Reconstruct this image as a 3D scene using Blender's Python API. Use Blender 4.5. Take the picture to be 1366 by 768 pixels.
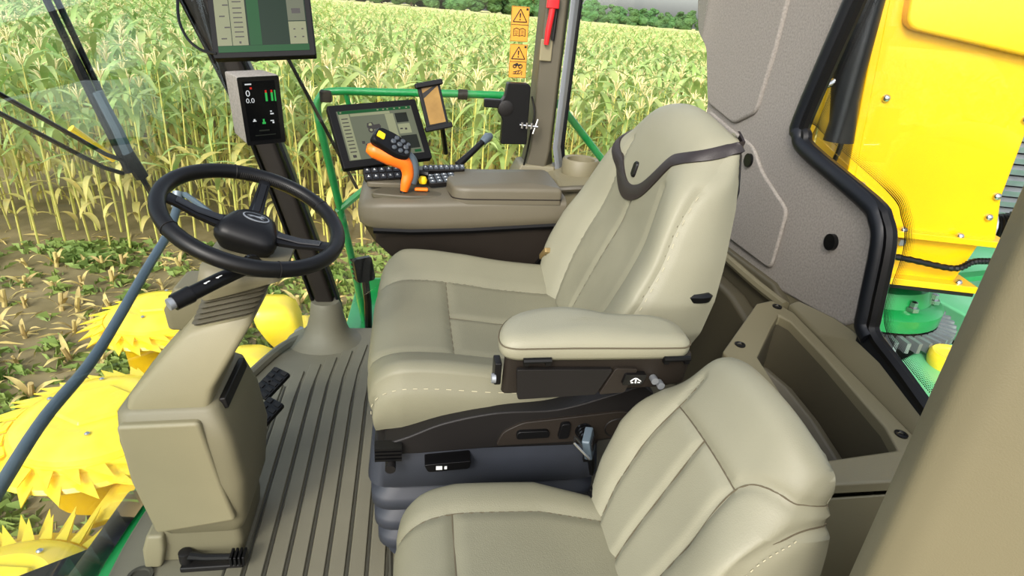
import bpy, bmesh, math, random
import numpy as np
from mathutils import Vector, Matrix

# ------------------------------------------------------------------ clear
for o in list(bpy.data.objects):
    bpy.data.objects.remove(o)
S = bpy.context.scene
COL = S.collection
random.seed(7)
RNG = np.random.default_rng(11)

# ------------------------------------------------------------------ camera
# cab frame: -X is the front of the machine, +Y its right-hand side, cab floor z = 0
def cam_basis(yaw, pitch, roll):
    y, p, a = (math.radians(v) for v in (yaw, pitch, roll))
    h = Vector((math.sin(y), math.cos(y), 0)); r0 = Vector((math.cos(y), -math.sin(y), 0))
    fw = h*math.cos(p) - Vector((0, 0, math.sin(p)))
    u0 = r0.cross(fw)
    return r0*math.cos(a) + u0*math.sin(a), -r0*math.sin(a) + u0*math.cos(a), fw
R_, U_, F_ = cam_basis(10.65, 24.8, 5.0)
cd = bpy.data.cameras.new('camera'); cam = bpy.data.objects.new('camera', cd); COL.objects.link(cam)
cd.sensor_width = 36; cd.lens = 800/1366*36; cd.clip_start = .02; cd.clip_end = 2000
M = Matrix((R_, U_, -F_)).transposed().to_4x4(); M.translation = (0, 0, 1.35)
cam.matrix_world = M
S.camera = cam

# ------------------------------------------------------------------ sky, sun, exposure
SUN_DIR = Vector((-.38, -.70, .60)).normalized()
w = bpy.data.worlds.new('world'); S.world = w; w.use_nodes = True
nt = w.node_tree; nt.nodes.clear()
sky = nt.nodes.new('ShaderNodeTexSky'); sky.sky_type = 'NISHITA'; sky.sun_disc = False
sky.sun_elevation = math.asin(SUN_DIR.z); sky.sun_rotation = math.atan2(SUN_DIR.x, SUN_DIR.y)
sky.dust_density = 3.5; sky.air_density = 1.0; sky.ozone_density = .6
hs = nt.nodes.new('ShaderNodeHueSaturation'); hs.inputs['Saturation'].default_value = .45
bg = nt.nodes.new('ShaderNodeBackground'); bg.inputs['Strength'].default_value = .62
wo = nt.nodes.new('ShaderNodeOutputWorld')
nt.links.new(sky.outputs[0], hs.inputs['Color']); nt.links.new(hs.outputs[0], bg.inputs['Color']); nt.links.new(bg.outputs[0], wo.inputs['Surface'])
sl = bpy.data.lights.new('sun', 'SUN'); sl.energy = 2.6; sl.angle = math.radians(9); sl.color = (1, .95, .86)
so = bpy.data.objects.new('sun', sl); COL.objects.link(so)
so.rotation_euler = SUN_DIR.to_track_quat('Z', 'Y').to_euler(); so.location = (-20, -20, 30)
S.view_settings.view_transform = 'Standard'; S.view_settings.look = 'None'
S.view_settings.gamma = 1; S.view_settings.use_curve_mapping = False
S.view_settings.exposure = -0.88

# ------------------------------------------------------------------ materials
def lin(c):
    return tuple(((v/255)/12.92 if v/255 <= .04045 else ((v/255+.055)/1.055)**2.4) for v in c)
MATS = {}
def mat(name, rgb, rough=.5, metal=0., var=.08, vs=6., bump=0., bs=200., coat=0., emit=0., spec=.5, rnd=0., rgb2=None, sub=0., trans=0., detail=4., obj=True):
    m = bpy.data.materials.new(name); m.use_nodes = True; n = m.node_tree; L = n.links
    b = n.nodes['Principled BSDF']
    c = lin(rgb)
    b.inputs['Roughness'].default_value = rough; b.inputs['Metallic'].default_value = metal
    b.inputs['Specular IOR Level'].default_value = spec
    if coat: b.inputs['Coat Weight'].default_value = coat; b.inputs['Coat Roughness'].default_value = .08
    tc = n.nodes.new('ShaderNodeTexCoord')
    no = n.nodes.new('ShaderNodeTexNoise'); no.inputs['Scale'].default_value = vs; no.inputs['Detail'].default_value = detail
    L.new(tc.outputs['Object'], no.inputs['Vector'])
    mx = n.nodes.new('ShaderNodeMix'); mx.data_type = 'RGBA'
    if rgb2 is None:
        mx.inputs[6].default_value = (*[v*(1-var) for v in c], 1); mx.inputs[7].default_value = (*[min(1, v*(1+var)) for v in c], 1)
    else:
        mx.inputs[6].default_value = (*c, 1); mx.inputs[7].default_value = (*lin(rgb2), 1)
    mr = n.nodes.new('ShaderNodeMapRange'); mr.inputs[1].default_value = .3; mr.inputs[2].default_value = .7
    L.new(no.outputs['Fac'], mr.inputs[0]); L.new(mr.outputs[0], mx.inputs[0])
    out = mx.outputs[2]
    if rnd:
        oi = n.nodes.new('ShaderNodeObjectInfo'); hsn = n.nodes.new('ShaderNodeHueSaturation')
        m2 = n.nodes.new('ShaderNodeMapRange'); m2.inputs[3].default_value = 1-rnd; m2.inputs[4].default_value = 1+rnd
        m3 = n.nodes.new('ShaderNodeMapRange'); m3.inputs[3].default_value = .5-rnd*.06; m3.inputs[4].default_value = .5+rnd*.06
        L.new(oi.outputs['Random'], m2.inputs[0]); L.new(oi.outputs['Random'], m3.inputs[0])
        L.new(m2.outputs[0], hsn.inputs['Value']); L.new(m3.outputs[0], hsn.inputs['Hue']); L.new(out, hsn.inputs['Color']); out = hsn.outputs[0]
    if not emit: L.new(out, b.inputs['Base Color'])
    else: b.inputs['Base Color'].default_value = (*[v*.08 for v in c], 1)
    if emit:
        L.new(out, b.inputs['Emission Color']); b.inputs['Emission Strength'].default_value = emit
    if bump:
        n2 = n.nodes.new('ShaderNodeTexNoise'); n2.inputs['Scale'].default_value = bs; n2.inputs['Detail'].default_value = 3
        L.new(tc.outputs['Object'], n2.inputs['Vector'])
        bp = n.nodes.new('ShaderNodeBump'); bp.inputs['Strength'].default_value = bump; bp.inputs['Distance'].default_value = .002
        L.new(n2.outputs['Fac'], bp.inputs['Height']); L.new(bp.outputs[0], b.inputs['Normal'])
    if trans:
        tr = n.nodes.new('ShaderNodeBsdfTranslucent'); L.new(out, tr.inputs['Color'])
        ms = n.nodes.new('ShaderNodeMixShader'); ms.inputs[0].default_value = trans
        L.new(b.outputs[0], ms.inputs[1]); L.new(tr.outputs[0], ms.inputs[2]); L.new(ms.outputs[0], n.nodes['Material Output'].inputs['Surface'])
    MATS[name] = m
    return m
def glass_mat(name, tint, refl=.9, ior=1.45, rough=0.0):
    m = bpy.data.materials.new(name); m.use_nodes = True; n = m.node_tree; L = n.links; n.nodes.clear()
    t = n.nodes.new('ShaderNodeBsdfTransparent'); t.inputs['Color'].default_value = (*tint, 1)
    g = n.nodes.new('ShaderNodeBsdfGlossy'); g.inputs['Roughness'].default_value = rough
    g.inputs['Color'].default_value = (refl, refl, refl, 1)
    f = n.nodes.new('ShaderNodeFresnel'); ge = n.nodes.new('ShaderNodeNewGeometry')
    mi = n.nodes.new('ShaderNodeMix'); mi.inputs[2].default_value = ior; mi.inputs[3].default_value = 1/ior
    L.new(ge.outputs['Backfacing'], mi.inputs[0]); L.new(mi.outputs[0], f.inputs['IOR'])   # both faces of the sheet reflect alike
    ms = n.nodes.new('ShaderNodeMixShader'); o = n.nodes.new('ShaderNodeOutputMaterial')
    L.new(f.outputs[0], ms.inputs[0]); L.new(t.outputs[0], ms.inputs[1]); L.new(g.outputs[0], ms.inputs[2]); L.new(ms.outputs[0], o.inputs['Surface'])
    MATS[name] = m
    return m
mat('leather', (135, 133, 113), .5, var=.05, vs=5, bump=.25, bs=420, spec=.4)
mat('leather_perf', (126, 124, 104), .55, var=.08, vs=9, bump=.5, bs=700, spec=.35)
mat('leather_seat', (117, 115, 95), .5, var=.07, vs=5, bump=.3, bs=420, spec=.4)
mat('leather_dark', (36, 29, 28), .45, bump=.25, bs=420)
mat('seam', (84, 76, 58), .8)
mat('thread', (182, 175, 146), .7)
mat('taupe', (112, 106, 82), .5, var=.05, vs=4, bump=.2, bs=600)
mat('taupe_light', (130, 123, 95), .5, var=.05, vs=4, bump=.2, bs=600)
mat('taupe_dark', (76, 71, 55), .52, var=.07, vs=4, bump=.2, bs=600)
mat('floor_rubber', (112, 108, 90), .55, var=.09, vs=5, bump=.25, bs=500)
mat('groove', (58, 56, 45), .7)
mat('console', (92, 86, 70), .48, var=.06, vs=4, bump=.2, bs=600)
mat('brown_plastic', (36, 31, 26), .5, var=.1, bump=.2, bs=600, spec=.3)
mat('charcoal', (24, 22, 21), .5, var=.1, bump=.2, bs=600, spec=.3)
mat('black', (9, 9, 10), .4, var=.1, spec=.3)
mat('black_matte', (7, 7, 8), .6, spec=.2)
mat('black_gloss', (14, 14, 15), .16)
mat('rubber', (16, 19, 24), .4, var=.1, spec=.35)
mat('bellows', (46, 50, 58), .5, var=.12, vs=8)
mat('felt', (140, 135, 128), .95, var=.16, vs=160, bump=.5, bs=900, spec=.1, detail=2)
mat('felt_dark', (92, 85, 78), .95, var=.16, vs=160, bump=.5, bs=900, spec=.1, detail=2)
mat('yellow', (240, 188, 2), .32, var=.05, vs=3, coat=.3)
mat('header_yellow', (255, 226, 40), .36, rgb2=(255, 218, 78), vs=5, coat=.2)
mat('yellow_dark', (214, 170, 0), .4, var=.1)
mat('green', (24, 140, 70), .35, var=.08, coat=.3)
mat('green_deck', (96, 190, 130), .3, rgb2=(130, 205, 160), vs=3, coat=.4)
mat('steel', (200, 200, 200), .25, 1.)
mat('grey_steel', (150, 155, 160), .45, .6, var=.15)
mat('grey_tube', (84, 97, 106), .38, .2)
mat('bronze', (150, 128, 84), .35, .5)
mat('red', (205, 30, 36), .35)
mat('orange', (245, 116, 22), .38)
mat('orange_label', (226, 158, 54), .5, var=.04)
mat('ink', (24, 20, 16), .6)
mat('white_print', (225, 228, 226), .5)
mat('scr_black', (10, 11, 12), .12, emit=.0, spec=.12)
mat('scr_green', (36, 108, 58), .4, emit=0.9, spec=.12)
mat('scr_deep', (30, 66, 46), .4, emit=0.7, spec=.12)
mat('scr_pale', (186, 190, 150), .25, emit=0.9, spec=.12)
mat('scr_grey', (140, 146, 122), .25, emit=0.8, spec=.12)
mat('scr_dark', (60, 64, 56), .25, emit=0.7, spec=.12)
mat('scr_lime', (60, 190, 90), .3, emit=1.4, spec=.12)
mat('scr_red', (220, 50, 40), .3, emit=1.4, spec=.12)
mat('scr_white', (230, 235, 235), .3, emit=1.4, spec=.12)
mat('phone_screen', (150, 116, 52), .15, rgb2=(120, 88, 30), vs=14)
mat('button_grey', (70, 76, 82), .4)
mat('button_black', (34, 36, 40), .35)
mat('dot_yellow', (250, 206, 20), .4)
mat('soil', (116, 104, 72), .95, rgb2=(158, 140, 104), vs=1.7, bump=.8, bs=14, spec=.1, detail=8)
mat('corn_leaf', (134, 168, 80), .45, rgb2=(198, 212, 136), vs=2.2, rnd=.16, trans=.3)
mat('corn_dry', (214, 190, 104), .7, rgb2=(196, 190, 120), vs=5, rnd=.12, trans=.2)
mat('corn_stalk', (226, 210, 110), .5, rgb2=(168, 176, 88), vs=4, rnd=.12)
mat('tassel', (244, 230, 178), .8, rgb2=(228, 212, 146), vs=6, rnd=.08)
mat('far_leaf', (128, 158, 78), .6, rgb2=(170, 186, 108), vs=1.1)
mat('canopy', (232, 220, 164), .9, rgb2=(176, 184, 108), vs=.9, spec=.1, detail=8)
mat('straw', (214, 190, 120), .8, rgb2=(180, 150, 90), vs=9, rnd=.15)
mat('weed', (110, 136, 62), .6, rgb2=(150, 164, 84), vs=2)
mat('tree_leaf', (58, 96, 50), .8, rgb2=(84, 122, 62), vs=.35, rnd=.2, detail=8)
mat('trunk', (92, 78, 62), .9)
glass_mat('glass', (.97, .985, .975), .9)
glass_mat('glass_front', (.90, .945, .955), .95, 1.5)
# ------------------------------------------------------------------ object helpers
def wloc(o):
    v = Vector((0, 0, 0))
    while o is not None:
        v += Vector(o.location); o = o.parent
    return v
def tag(o, label=None, cat=None, group=None, kind=None):
    if label: o['label'] = label
    if cat: o['category'] = cat
    if group: o['group'] = group
    if kind: o['kind'] = kind
    return o
def thing(name, label, cat, loc=(0, 0, 0), group=None):
    o = bpy.data.objects.new(name, None); COL.objects.link(o); o.location = loc; o.empty_display_size = .05
    return tag(o, label, cat, group)
def rpoly(pts, r, n=4):
    """round the corners of a 2D polygon; r a number or one per corner"""
    out = []; N = len(pts)
    for i in range(N):
        p = np.array(pts[i], float); a = np.array(pts[i-1], float)-p; b = np.array(pts[(i+1) % N], float)-p
        ri = r[i] if isinstance(r, (list, tuple)) else r
        la, lb = np.linalg.norm(a), np.linalg.norm(b); ri = min(ri, la*.48, lb*.48)
        if ri <= 1e-6: out.append(tuple(p)); continue
        s, e = p+a/la*ri, p+b/lb*ri
        for k in range(n+1):
            t = k/n; q = (1-t)**2*s+2*t*(1-t)*p+t*t*e; out.append(tuple(q))
    return out
def smooth_path(pts, k=6, closed=False):
    P = [np.array(p, float) for p in pts]; n = len(P); out = []
    rng = range(n if closed else n-1)
    for i in rng:
        p1, p2 = P[i], P[(i+1) % n]
        p0 = P[i-1] if (closed or i > 0) else 2*p1-p2
        p3 = P[(i+2) % n] if (closed or i < n-2) else 2*p2-p1
        for j in range(k):
            t = j/k
            out.append(.5*((2*p1)+(-p0+p2)*t+(2*p0-5*p1+4*p2-p3)*t*t+(-p0+3*p1-3*p2+p3)*t**3))
    if not closed: out.append(P[-1])
    return out
def frame(o, x, y):
    """4x4 whose local x,y run along the given directions"""
    x = Vector(x).normalized(); y = Vector(y); y = (y-x*y.dot(x)).normalized(); z = x.cross(y)
    m = Matrix((x, y, z)).transposed().to_4x4(); m.translation = Vector(o); return m
class MB:
    def __init__(s, T=None):
        s.v = []; s.f = []; s.T = T
    def add(s, vs, fs):
        k = len(s.v)
        if s.T is not None: vs = [tuple(s.T @ Vector(v)) for v in vs]
        s.v += [tuple(float(c) for c in v) for v in vs]; s.f += [tuple(i+k for i in f) for f in fs]; return s
    def box(s, c, d, R=None):
        x, y, z = (v/2 for v in d)
        vs = [Vector((a*x, b*y, e*z)) for a in (-1, 1) for b in (-1, 1) for e in (-1, 1)]
        if R is not None: vs = [R @ v for v in vs]
        vs = [v+Vector(c) for v in vs]
        return s.add(vs, [(0, 1, 3, 2), (4, 6, 7, 5), (0, 4, 5, 1), (2, 3, 7, 6), (0, 2, 6, 4), (1, 5, 7, 3)])
    def prism(s, poly, z0, z1, mp=None):
        n = len(poly); mp = mp or (lambda a, b, c: (a, b, c))
        vs = [mp(p[0], p[1], z0) for p in poly]+[mp(p[0], p[1], z1) for p in poly]
        return s.add(vs, [tuple(range(n))[::-1], tuple(range(n, 2*n))]+[(i, (i+1) % n, n+(i+1) % n, n+i) for i in range(n)])
    def rings(s, R, closed=True, caps=True):
        n = len(R[0]); vs = [v for r in R for v in r]; fs = []
        for i in range(len(R)-1):
            for j in range(n if closed else n-1):
                a = i*n+j; b = i*n+(j+1) % n; fs.append((a, b, b+n, a+n))
        if caps and closed: fs += [tuple(range(n))[::-1], tuple(range((len(R)-1)*n, len(R)*n))]
        return s.add(vs, fs)
    def tube(s, path, r, n=10, closed=False, caps=True, flat=1.):
        P = [Vector(p) for p in path]; m = len(P); R = []; up = None
        for i in range(m):
            if closed: t = P[(i+1) % m]-P[i-1]
            else: t = P[min(i+1, m-1)]-P[max(i-1, 0)]
            t.normalize()
            if up is None: up = t.orthogonal().normalized() if abs(t.z) > .9 else Vector((0, 0, 1))
            u = (up-t*up.dot(t)); u = u.normalized() if u.length > 1e-5 else t.orthogonal().normalized(); up = u; wv = t.cross(u)
            rr = r[i] if hasattr(r, '__len__') else r
            R.append([P[i]+u*math.cos(2*math.pi*k/n)*rr*flat+wv*math.sin(2*math.pi*k/n)*rr for k in range(n)])
        if closed: R.append(R[0])
        return s.rings(R, True, caps and not closed)
    def lathe(s, prof, n=24, c=(0, 0, 0), caps=True):
        return s.rings([[(c[0]+r*math.cos(2*math.pi*k/n), c[1]+r*math.sin(2*math.pi*k/n), c[2]+z) for k in range(n)] for r, z in prof], True, caps)
    def grid(s, G):
        h, w_ = len(G), len(G[0])
        return s.add([p for r in G for p in r], [(i*w_+j, i*w_+j+1, (i+1)*w_+j+1, (i+1)*w_+j) for i in range(h-1) for j in range(w_-1)])
    def build(s, name, m, parent=None, smooth=True, bevel=0, bseg=2, sub=0, solid=0, angle=38, recalc=True, label=None, cat=None, group=None, kind=None, soff=-1):
        V = np.array(s.v)
        off = wloc(parent) if parent is not None else Vector(((V[:, 0].min()+V[:, 0].max())/2, (V[:, 1].min()+V[:, 1].max())/2, V[:, 2].min()))
        V = V-np.array(off)
        me = bpy.data.meshes.new(name); me.from_pydata(V.tolist(), [], s.f)
        if recalc:
            bm = bmesh.new(); bm.from_mesh(me); bmesh.ops.recalc_face_normals(bm, faces=bm.faces); bm.to_mesh(me); bm.free()
        me.materials.append(MATS[m])
        if smooth:
            me.polygons.foreach_set('use_smooth', [True]*len(me.polygons))
            if not bevel and not sub: me.set_sharp_from_angle(angle=math.radians(angle))
        o = bpy.data.objects.new(name, me); COL.objects.link(o)
        if parent is not None: o.parent = parent
        else: o.location = off
        if solid:
            d = o.modifiers.new('solid', 'SOLIDIFY'); d.thickness = solid; d.offset = soff
        if bevel:
            d = o.modifiers.new('bevel', 'BEVEL'); d.width = bevel; d.segments = bseg; d.limit_method = 'ANGLE'; d.angle_limit = math.radians(35); d.harden_normals = True
        if sub:
            d = o.modifiers.new('sub', 'SUBSURF'); d.levels = sub; d.render_levels = sub
        return tag(o, label, cat, group, kind)
def clone(o, parent=None, loc=None, rot=None, scale=None, **kw):
    c = o.copy(); COL.objects.link(c); c.parent = parent
    if loc is not None: c.location = loc
    if rot is not None: c.rotation_euler = rot
    if scale is not None: c.scale = scale
    tag(c, **kw); return c
def clone_tree(root, **kw):
    r = clone(root, None, **kw)
    for ch in root.children:
        c = clone(ch, r)
        for g in ch.children: clone(g, c)
    return r
def text_mesh(body, size, T, name, m, parent):
    cu = bpy.data.curves.new('text', 'FONT'); cu.body = body; cu.size = size; cu.align_x = 'CENTER'; cu.align_y = 'CENTER'; cu.extrude = size*.01
    ob = bpy.data.objects.new('text', cu); COL.objects.link(ob)
    me = bpy.data.meshes.new_from_object(ob.evaluated_get(bpy.context.evaluated_depsgraph_get()))
    b = MB(T); b.add([tuple(v.co) for v in me.vertices], [tuple(p.vertices) for p in me.polygons])
    bpy.data.objects.remove(ob); bpy.data.curves.remove(cu); bpy.data.meshes.remove(me)
    return b.build(name, m, parent, smooth=False, recalc=False)
def pad(fn, ns, nt_, panels, seams, parent, m, depth=.006, width=.007, mats=None, seam_r=.0014, seam_mat='seam', names=None, stitch=()):
    """upholstery: fn(s,t) -> point; seams = lists of (s,t); panels = (name, s0, s1, t0, t1)"""
    sv = np.linspace(-1, 1, ns+1); tv = np.linspace(0, 1, nt_+1)
    P = np.array([[fn(a, b) for a in sv] for b in tv])
    du = np.gradient(P, axis=1); dv = np.gradient(P, axis=0); N = np.cross(dv, du); N /= np.linalg.norm(N, axis=2, keepdims=True)+1e-9
    def at(a, b):
        i = min(max((a+1)/2*ns, 0), ns-1e-6); j = min(max(b*nt_, 0), nt_-1e-6); i0, j0 = int(i), int(j); fi, fj = i-i0, j-j0
        def mixv(A): return (A[j0, i0]*(1-fi)*(1-fj)+A[j0, i0+1]*fi*(1-fj)+A[j0+1, i0]*(1-fi)*fj+A[j0+1, i0+1]*fi*fj)
        return mixv(P), mixv(N)
    Q = P.copy(); lines = []
    if seams:
        allp = []
        for sm in seams:
            sp = smooth_path([(a, b, 0) for a, b in sm], 14); L = [at(q[0], q[1]) for q in sp]; lines.append(L); allp += [l[0] for l in L]
        A = np.array(allp); F = P.reshape(-1, 3)
        D = np.full(len(F), 9.)
        for k in range(0, len(A), 60): D = np.minimum(D, np.linalg.norm(F[:, None]-A[None, k:k+60], axis=2).min(1))
        g = (depth*np.exp(-(D/width)**2)).reshape(P.shape[:2]+(1,)); Q = P-N*g
    objs = {}
    for pn in panels:
        nm, s0, s1, t0, t1 = pn[:5]; mask = pn[6] if len(pn) > 6 else None
        i0, i1 = round((s0+1)/2*ns), round((s1+1)/2*ns); j0, j1 = round(t0*nt_), round(t1*nt_)
        b = MB(); b.grid([[tuple(Q[j, i]) for i in range(i1, i0-1, -1)] for j in range(j0, j1+1)])
        if mask:
            nw = i1-i0; b.f = [f for k, f in enumerate(b.f) if mask(-1+2*(i1-(k % nw)-.5)/ns, (j0+k//nw+.5)/nt_)]
        o = b.build(nm, pn[5] if len(pn) > 5 else m, parent, recalc=False, angle=80); objs.setdefault(nm, []).append(o)
    for k, L in enumerate(lines):
        b = MB(); b.tube([l[0]-l[1]*(depth-seam_r*.6) for l in L], seam_r, 6); b.build('seam', seam_mat, parent)
    for st in stitch:
        sp = smooth_path([(a, b, 0) for a, b in st], 22); L = [at(q[0], q[1]) for q in sp]
        b = MB()
        for k in range(0, len(L)-1, 2): b.tube([L[k][0]+L[k][1]*.0006, L[k+1][0]*.8+L[k][0]*.2+L[k][1]*.0006], .0009, 5)
        tag(b.build('stitching', 'thread', parent), kind='stuff')
    return at
def strip(at, path, widths, off, name, m, parent, k=8, thick=.004):
    """a band that follows an upholstered surface along (s,t) path"""
    sp = smooth_path([(*p, w_) for p, w_ in zip(path, widths)], k); C = [at(q[0], q[1]) for q in sp]; G = []
    for i, (p, n) in enumerate(C):
        t = C[min(i+1, len(C)-1)][0]-C[max(i-1, 0)][0]; t = t/np.linalg.norm(t); sd = np.cross(n, t); wd = sp[i][2]
        row = []
        for u, h in ((-1, -.003), (-.96, off*.7), (-.5, off), (0, off*1.1), (.5, off), (.96, off*.7), (1, -.003)):
            row.append(tuple(p+sd*u*wd/2+n*h))
        G.append(row)
    b = MB(); b.grid(G); return b.build(name, m, parent, recalc=False)
def knob_ring(b, c, axis, r, h, n=16):
    T0 = b.T; a = Vector(axis).normalized(); b.T = frame(c, a.orthogonal(), a.cross(a.orthogonal())); b.lathe([(r, 0), (r, h*.8), (r*.85, h)], n); b.T = T0
# ================================================================== THE CAB SHELL
# ---- floor: rubber mat, raised ribs, moulded rim
front_edge = [(-.34, 2.44), (-.47, 2.34), (-.56, 2.16), (-.66, 1.80), (-.725, 1.42), (-.735, 1.15), (-.70, .80), (-.62, .46)]
fe = [tuple(p[:2]) for p in smooth_path([(a, b, 0) for a, b in front_edge], 5)]
b = MB(); b.prism(fe + [(1.16, .46), (1.16, 2.44)], -.06, 0)
floor = b.build('floor', 'floor_rubber', bevel=.008, kind='structure')
def rib(x, y0, y1, w_=.05, bend=.03):
    P = []
    for y in np.linspace(y0, y1, 9):
        P.append((x + (bend*((y-1.85)/.4)**2 if y > 1.85 else 0), y))
    v = MB()
    secs = []
    for x_, y in P:
        secs.append([(x_-w_/2, y, -.002), (x_-w_/2+.004, y, .007), (x_+w_/2-.004, y, .007), (x_+w_/2, y, -.002)])
    v.rings(secs, True, True)
    return v.build('rib', 'floor_rubber', floor, bevel=.0015, bseg=1)
for k in range(12):
    rib(-.435+k*.051, .62, 2.08+min(k, 4)*.05, .045)
for k in range(3):
    rib(-.62+k*.055, .58, 1.02, .046, 0)
for k in range(2):
    rib(-.545+k*.055, 1.62, 1.9+.09*k, .044, .02)
for k in range(13):                                   # dark joint lines between the ribs
    x = -.4605+k*.051
    v = MB(); v.box((x, 1.3, .0015), (.005, 1.36+min(k, 4)*.06, .003)); v.build('groove', 'groove', floor)
v = MB(); v.tube(smooth_path([(a, c, .008) for a, c in [(-.36, 2.40), (-.49, 2.30), (-.575, 2.12), (-.67, 1.8), (-.725, 1.42)]], 5), .02, 8)
v.build('rim', 'floor_rubber', floor)
v = MB(); v.lathe([(.030, 0), (.030, .008), (.022, .008), (.020, .003)], 20, (-.655, 1.16, 0)); v.build('drain_plug', 'groove', floor)
v = MB(); v.tube(smooth_path([(-.045, 1.40, .006), (-.045, 1.18, .006), (-.03, 1.02, .006), (.02, .92, .006)], 5), .006, 6); v.build('mat_edge', 'groove', floor)

# ---- right-hand front pillar with its moulded foot
pil = tag(thing('trim_1', 'dark front cab pillar leaning outwards, rising from a moulded floor cone', 'pillar', (-.36, 2.36, 0)), kind='structure')
def sec(c, w_, d, rot=0):
    pts = rpoly([(-w_/2, -d/2), (w_/2, -d/2), (w_/2, d/2), (-w_/2, d/2)], .016, 3)
    return [(c[0]+p[0], c[1]+p[1], c[2]) for p in pts]
prof = smooth_path([(-.340, 2.36, .10), (-.352, 2.36, .18), (-.432, 2.36, .48), (-.522, 2.36, .80), (-.60, 2.36, 1.04), (-.705, 2.36, 1.30), (-.80, 2.36, 1.55)], 4)
b = MB(); b.rings([sec(p, .072+.012*(p[2] > 1), .07) for p in prof]); b.build('post', 'brown_plastic', pil)
b = MB(); b.rings([sec((p[0]+.050+.004*(p[2] > 1), p[1]+.01, p[2]), .012, .05) for p in prof]); b.build('window_seal', 'rubber', pil)
b = MB(); b.rings([sec((p[0]-.049-.004*(p[2] > 1), p[1], p[2]), .014, .055) for p in prof]); b.build('glass_seal', 'black_gloss', pil)
b = MB()
cone = []
for z, rx, ry, ox in ((0.0, .155, .13, -.01), (.012, .135, .115, -.008), (.035, .10, .09, 0), (.07, .082, .075, .005), (.12, .070, .062, .006), (.17, .062, .055, .004), (.185, .055, .048, .002)):
    cone.append([(-.352+ox+rx*math.cos(2*math.pi*k/24), 2.335+ry*math.sin(2*math.pi*k/24), z) for k in range(24)])
b.rings(cone); b.build('pillar_foot', 'floor_rubber', pil)

# ---- right-hand middle pillar
pil2 = tag(thing('trim_2', 'taupe middle cab pillar with pale chamfered edge beside the side window', 'pillar', (.5, 2.38, .7)), kind='structure')
b = MB(); b.rings([[(x0, 2.33, z), (x0+.075, 2.315, z), (x1, 2.36, z), (x1, 2.46, z), (x0, 2.46, z)] for z, x0, x1 in ((.70, .425, .545), (.80, .452, .565), (.86, .462, .555), (1.40, .470, .565), (1.75, .475, .575))])
b.build('pillar_cover', 'taupe_dark', pil2, bevel=.008)
b = MB(); b.rings([[(x, 2.318, z), (x+.022, 2.322, z), (x+.044, 2.355, z), (x+.02, 2.36, z)] for z, x in ((.74, .56), (.80, .565), (.87, .548), (1.40, .556), (1.75, .564))])
b.build('edge_trim', 'grey_steel', pil2, bevel=.006)
b = MB(); b.tube(smooth_path([(.70, 2.40, .735), (.63, 2.395, .755), (.607, 2.39, .83), (.600, 2.385, .95), (.606, 2.385, 1.4), (.612, 2.385, 1.75)], 5), .014, 8)
b.build('window_seal', 'rubber', pil2)
b = MB(); b.rings([[(.395, 2.31, z), (.58, 2.29, z), (.60, 2.47, z), (.395, 2.47, z)] for z in (.58, .72)]+[[(.43, 2.325, .80), (.565, 2.31, .80), (.575, 2.46, .80), (.43, 2.46, .80)]])
b.build('pillar_foot', 'taupe', pil2, bevel=.01)
b = MB(); b.box((.485, 2.318, 1.225), (.045, .012, .075)); b.build('hammer_clip', 'taupe_light', pil2, bevel=.004)

# ---- side wall below the windows, window glass
b = MB(); b.box((.56, 2.47, .33), (1.16, .05, .66)); b.build('wall_right', 'brown_plastic', bevel=.01, kind='structure')
def pane(name, pts, m='glass', th=.004):
    b = MB(); n = len(pts); P = [Vector(p) for p in pts]
    nn = (P[1]-P[0]).cross(P[2]-P[0]).normalized()
    b.add([tuple(p) for p in P]+[tuple(p+nn*th) for p in P], [tuple(range(n))[::-1], tuple(range(n, 2*n))]+[(i, (i+1) % n, n+(i+1) % n, n+i) for i in range(n)])
    return b.build(name, m, smooth=False, kind='structure')
win2 = pane('window_2', [(-.30, 2.44, .08), (.45, 2.44, .68), (.47, 2.44, 1.75), (-.78, 2.44, 1.75), (-.60, 2.44, 1.0)])
pane('window_4', [(.59, 2.44, .66), (1.13, 2.44, .66), (1.13, 2.44, 1.75), (.60, 2.44, 1.75)])
# curved front window: bulges forward, leans out at the top
low = [(-.40, 2.34), (-.57, 2.14), (-.69, 1.80), (-.76, 1.42), (-.775, 1.15), (-.74, .80), (-.66, .46)]
G = []
for k, z in enumerate(np.linspace(-.02, 1.75, 9)):
    G.append([(a-.27*(z/1.3), c, z) for a, c, _ in smooth_path([(a, c, 0) for a, c in low], 4)])
b = MB(); b.grid(G); win1 = b.build('window_1', 'glass_front', kind='structure', solid=.005)

# ---- rear wall: felt panel, window gasket, lower panels
YZ = [(2.62, 1.75), (2.58, 1.45), (2.52, 1.33), (2.41, 1.28), (2.31, 1.07), (2.28, .62), (1.57, .612), (1.26, .645), (1.215, .70), (1.255, .92), (1.30, .955), (1.66, 1.03), (1.725, 1.07), (1.725, 1.13), (1.645, 1.45), (1.58, 1.75)]
rw = tag(thing('wall_rear', 'grey felt-covered rear cab wall around the rear window', 'wall', (1.15, 1.8, .62)), kind='structure')
b = MB(); b.prism(rpoly(YZ, [0, .02, .03, .03, .02, 0, .02, .04, .03, .05, .05, .03, .05, .04, .02, 0], 4), 1.15, 1.19, lambda a, c, d: (d, a, c))
felt = b.build('felt_panel', 'felt', rw, bevel=.012)
b = MB(); b.prism(rpoly([(2.60, 1.75), (2.56, 1.45), (2.50, 1.33), (2.39, 1.27), (2.29, 1.08), (2.06, 1.04), (1.93, 1.10), (1.905, 1.30), (1.90, 1.75)], .03, 4), 1.138, 1.160, lambda a, c, d: (d, a, c))
b.build('padded_relief', 'felt', felt, bevel=.011, bseg=3)
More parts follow.
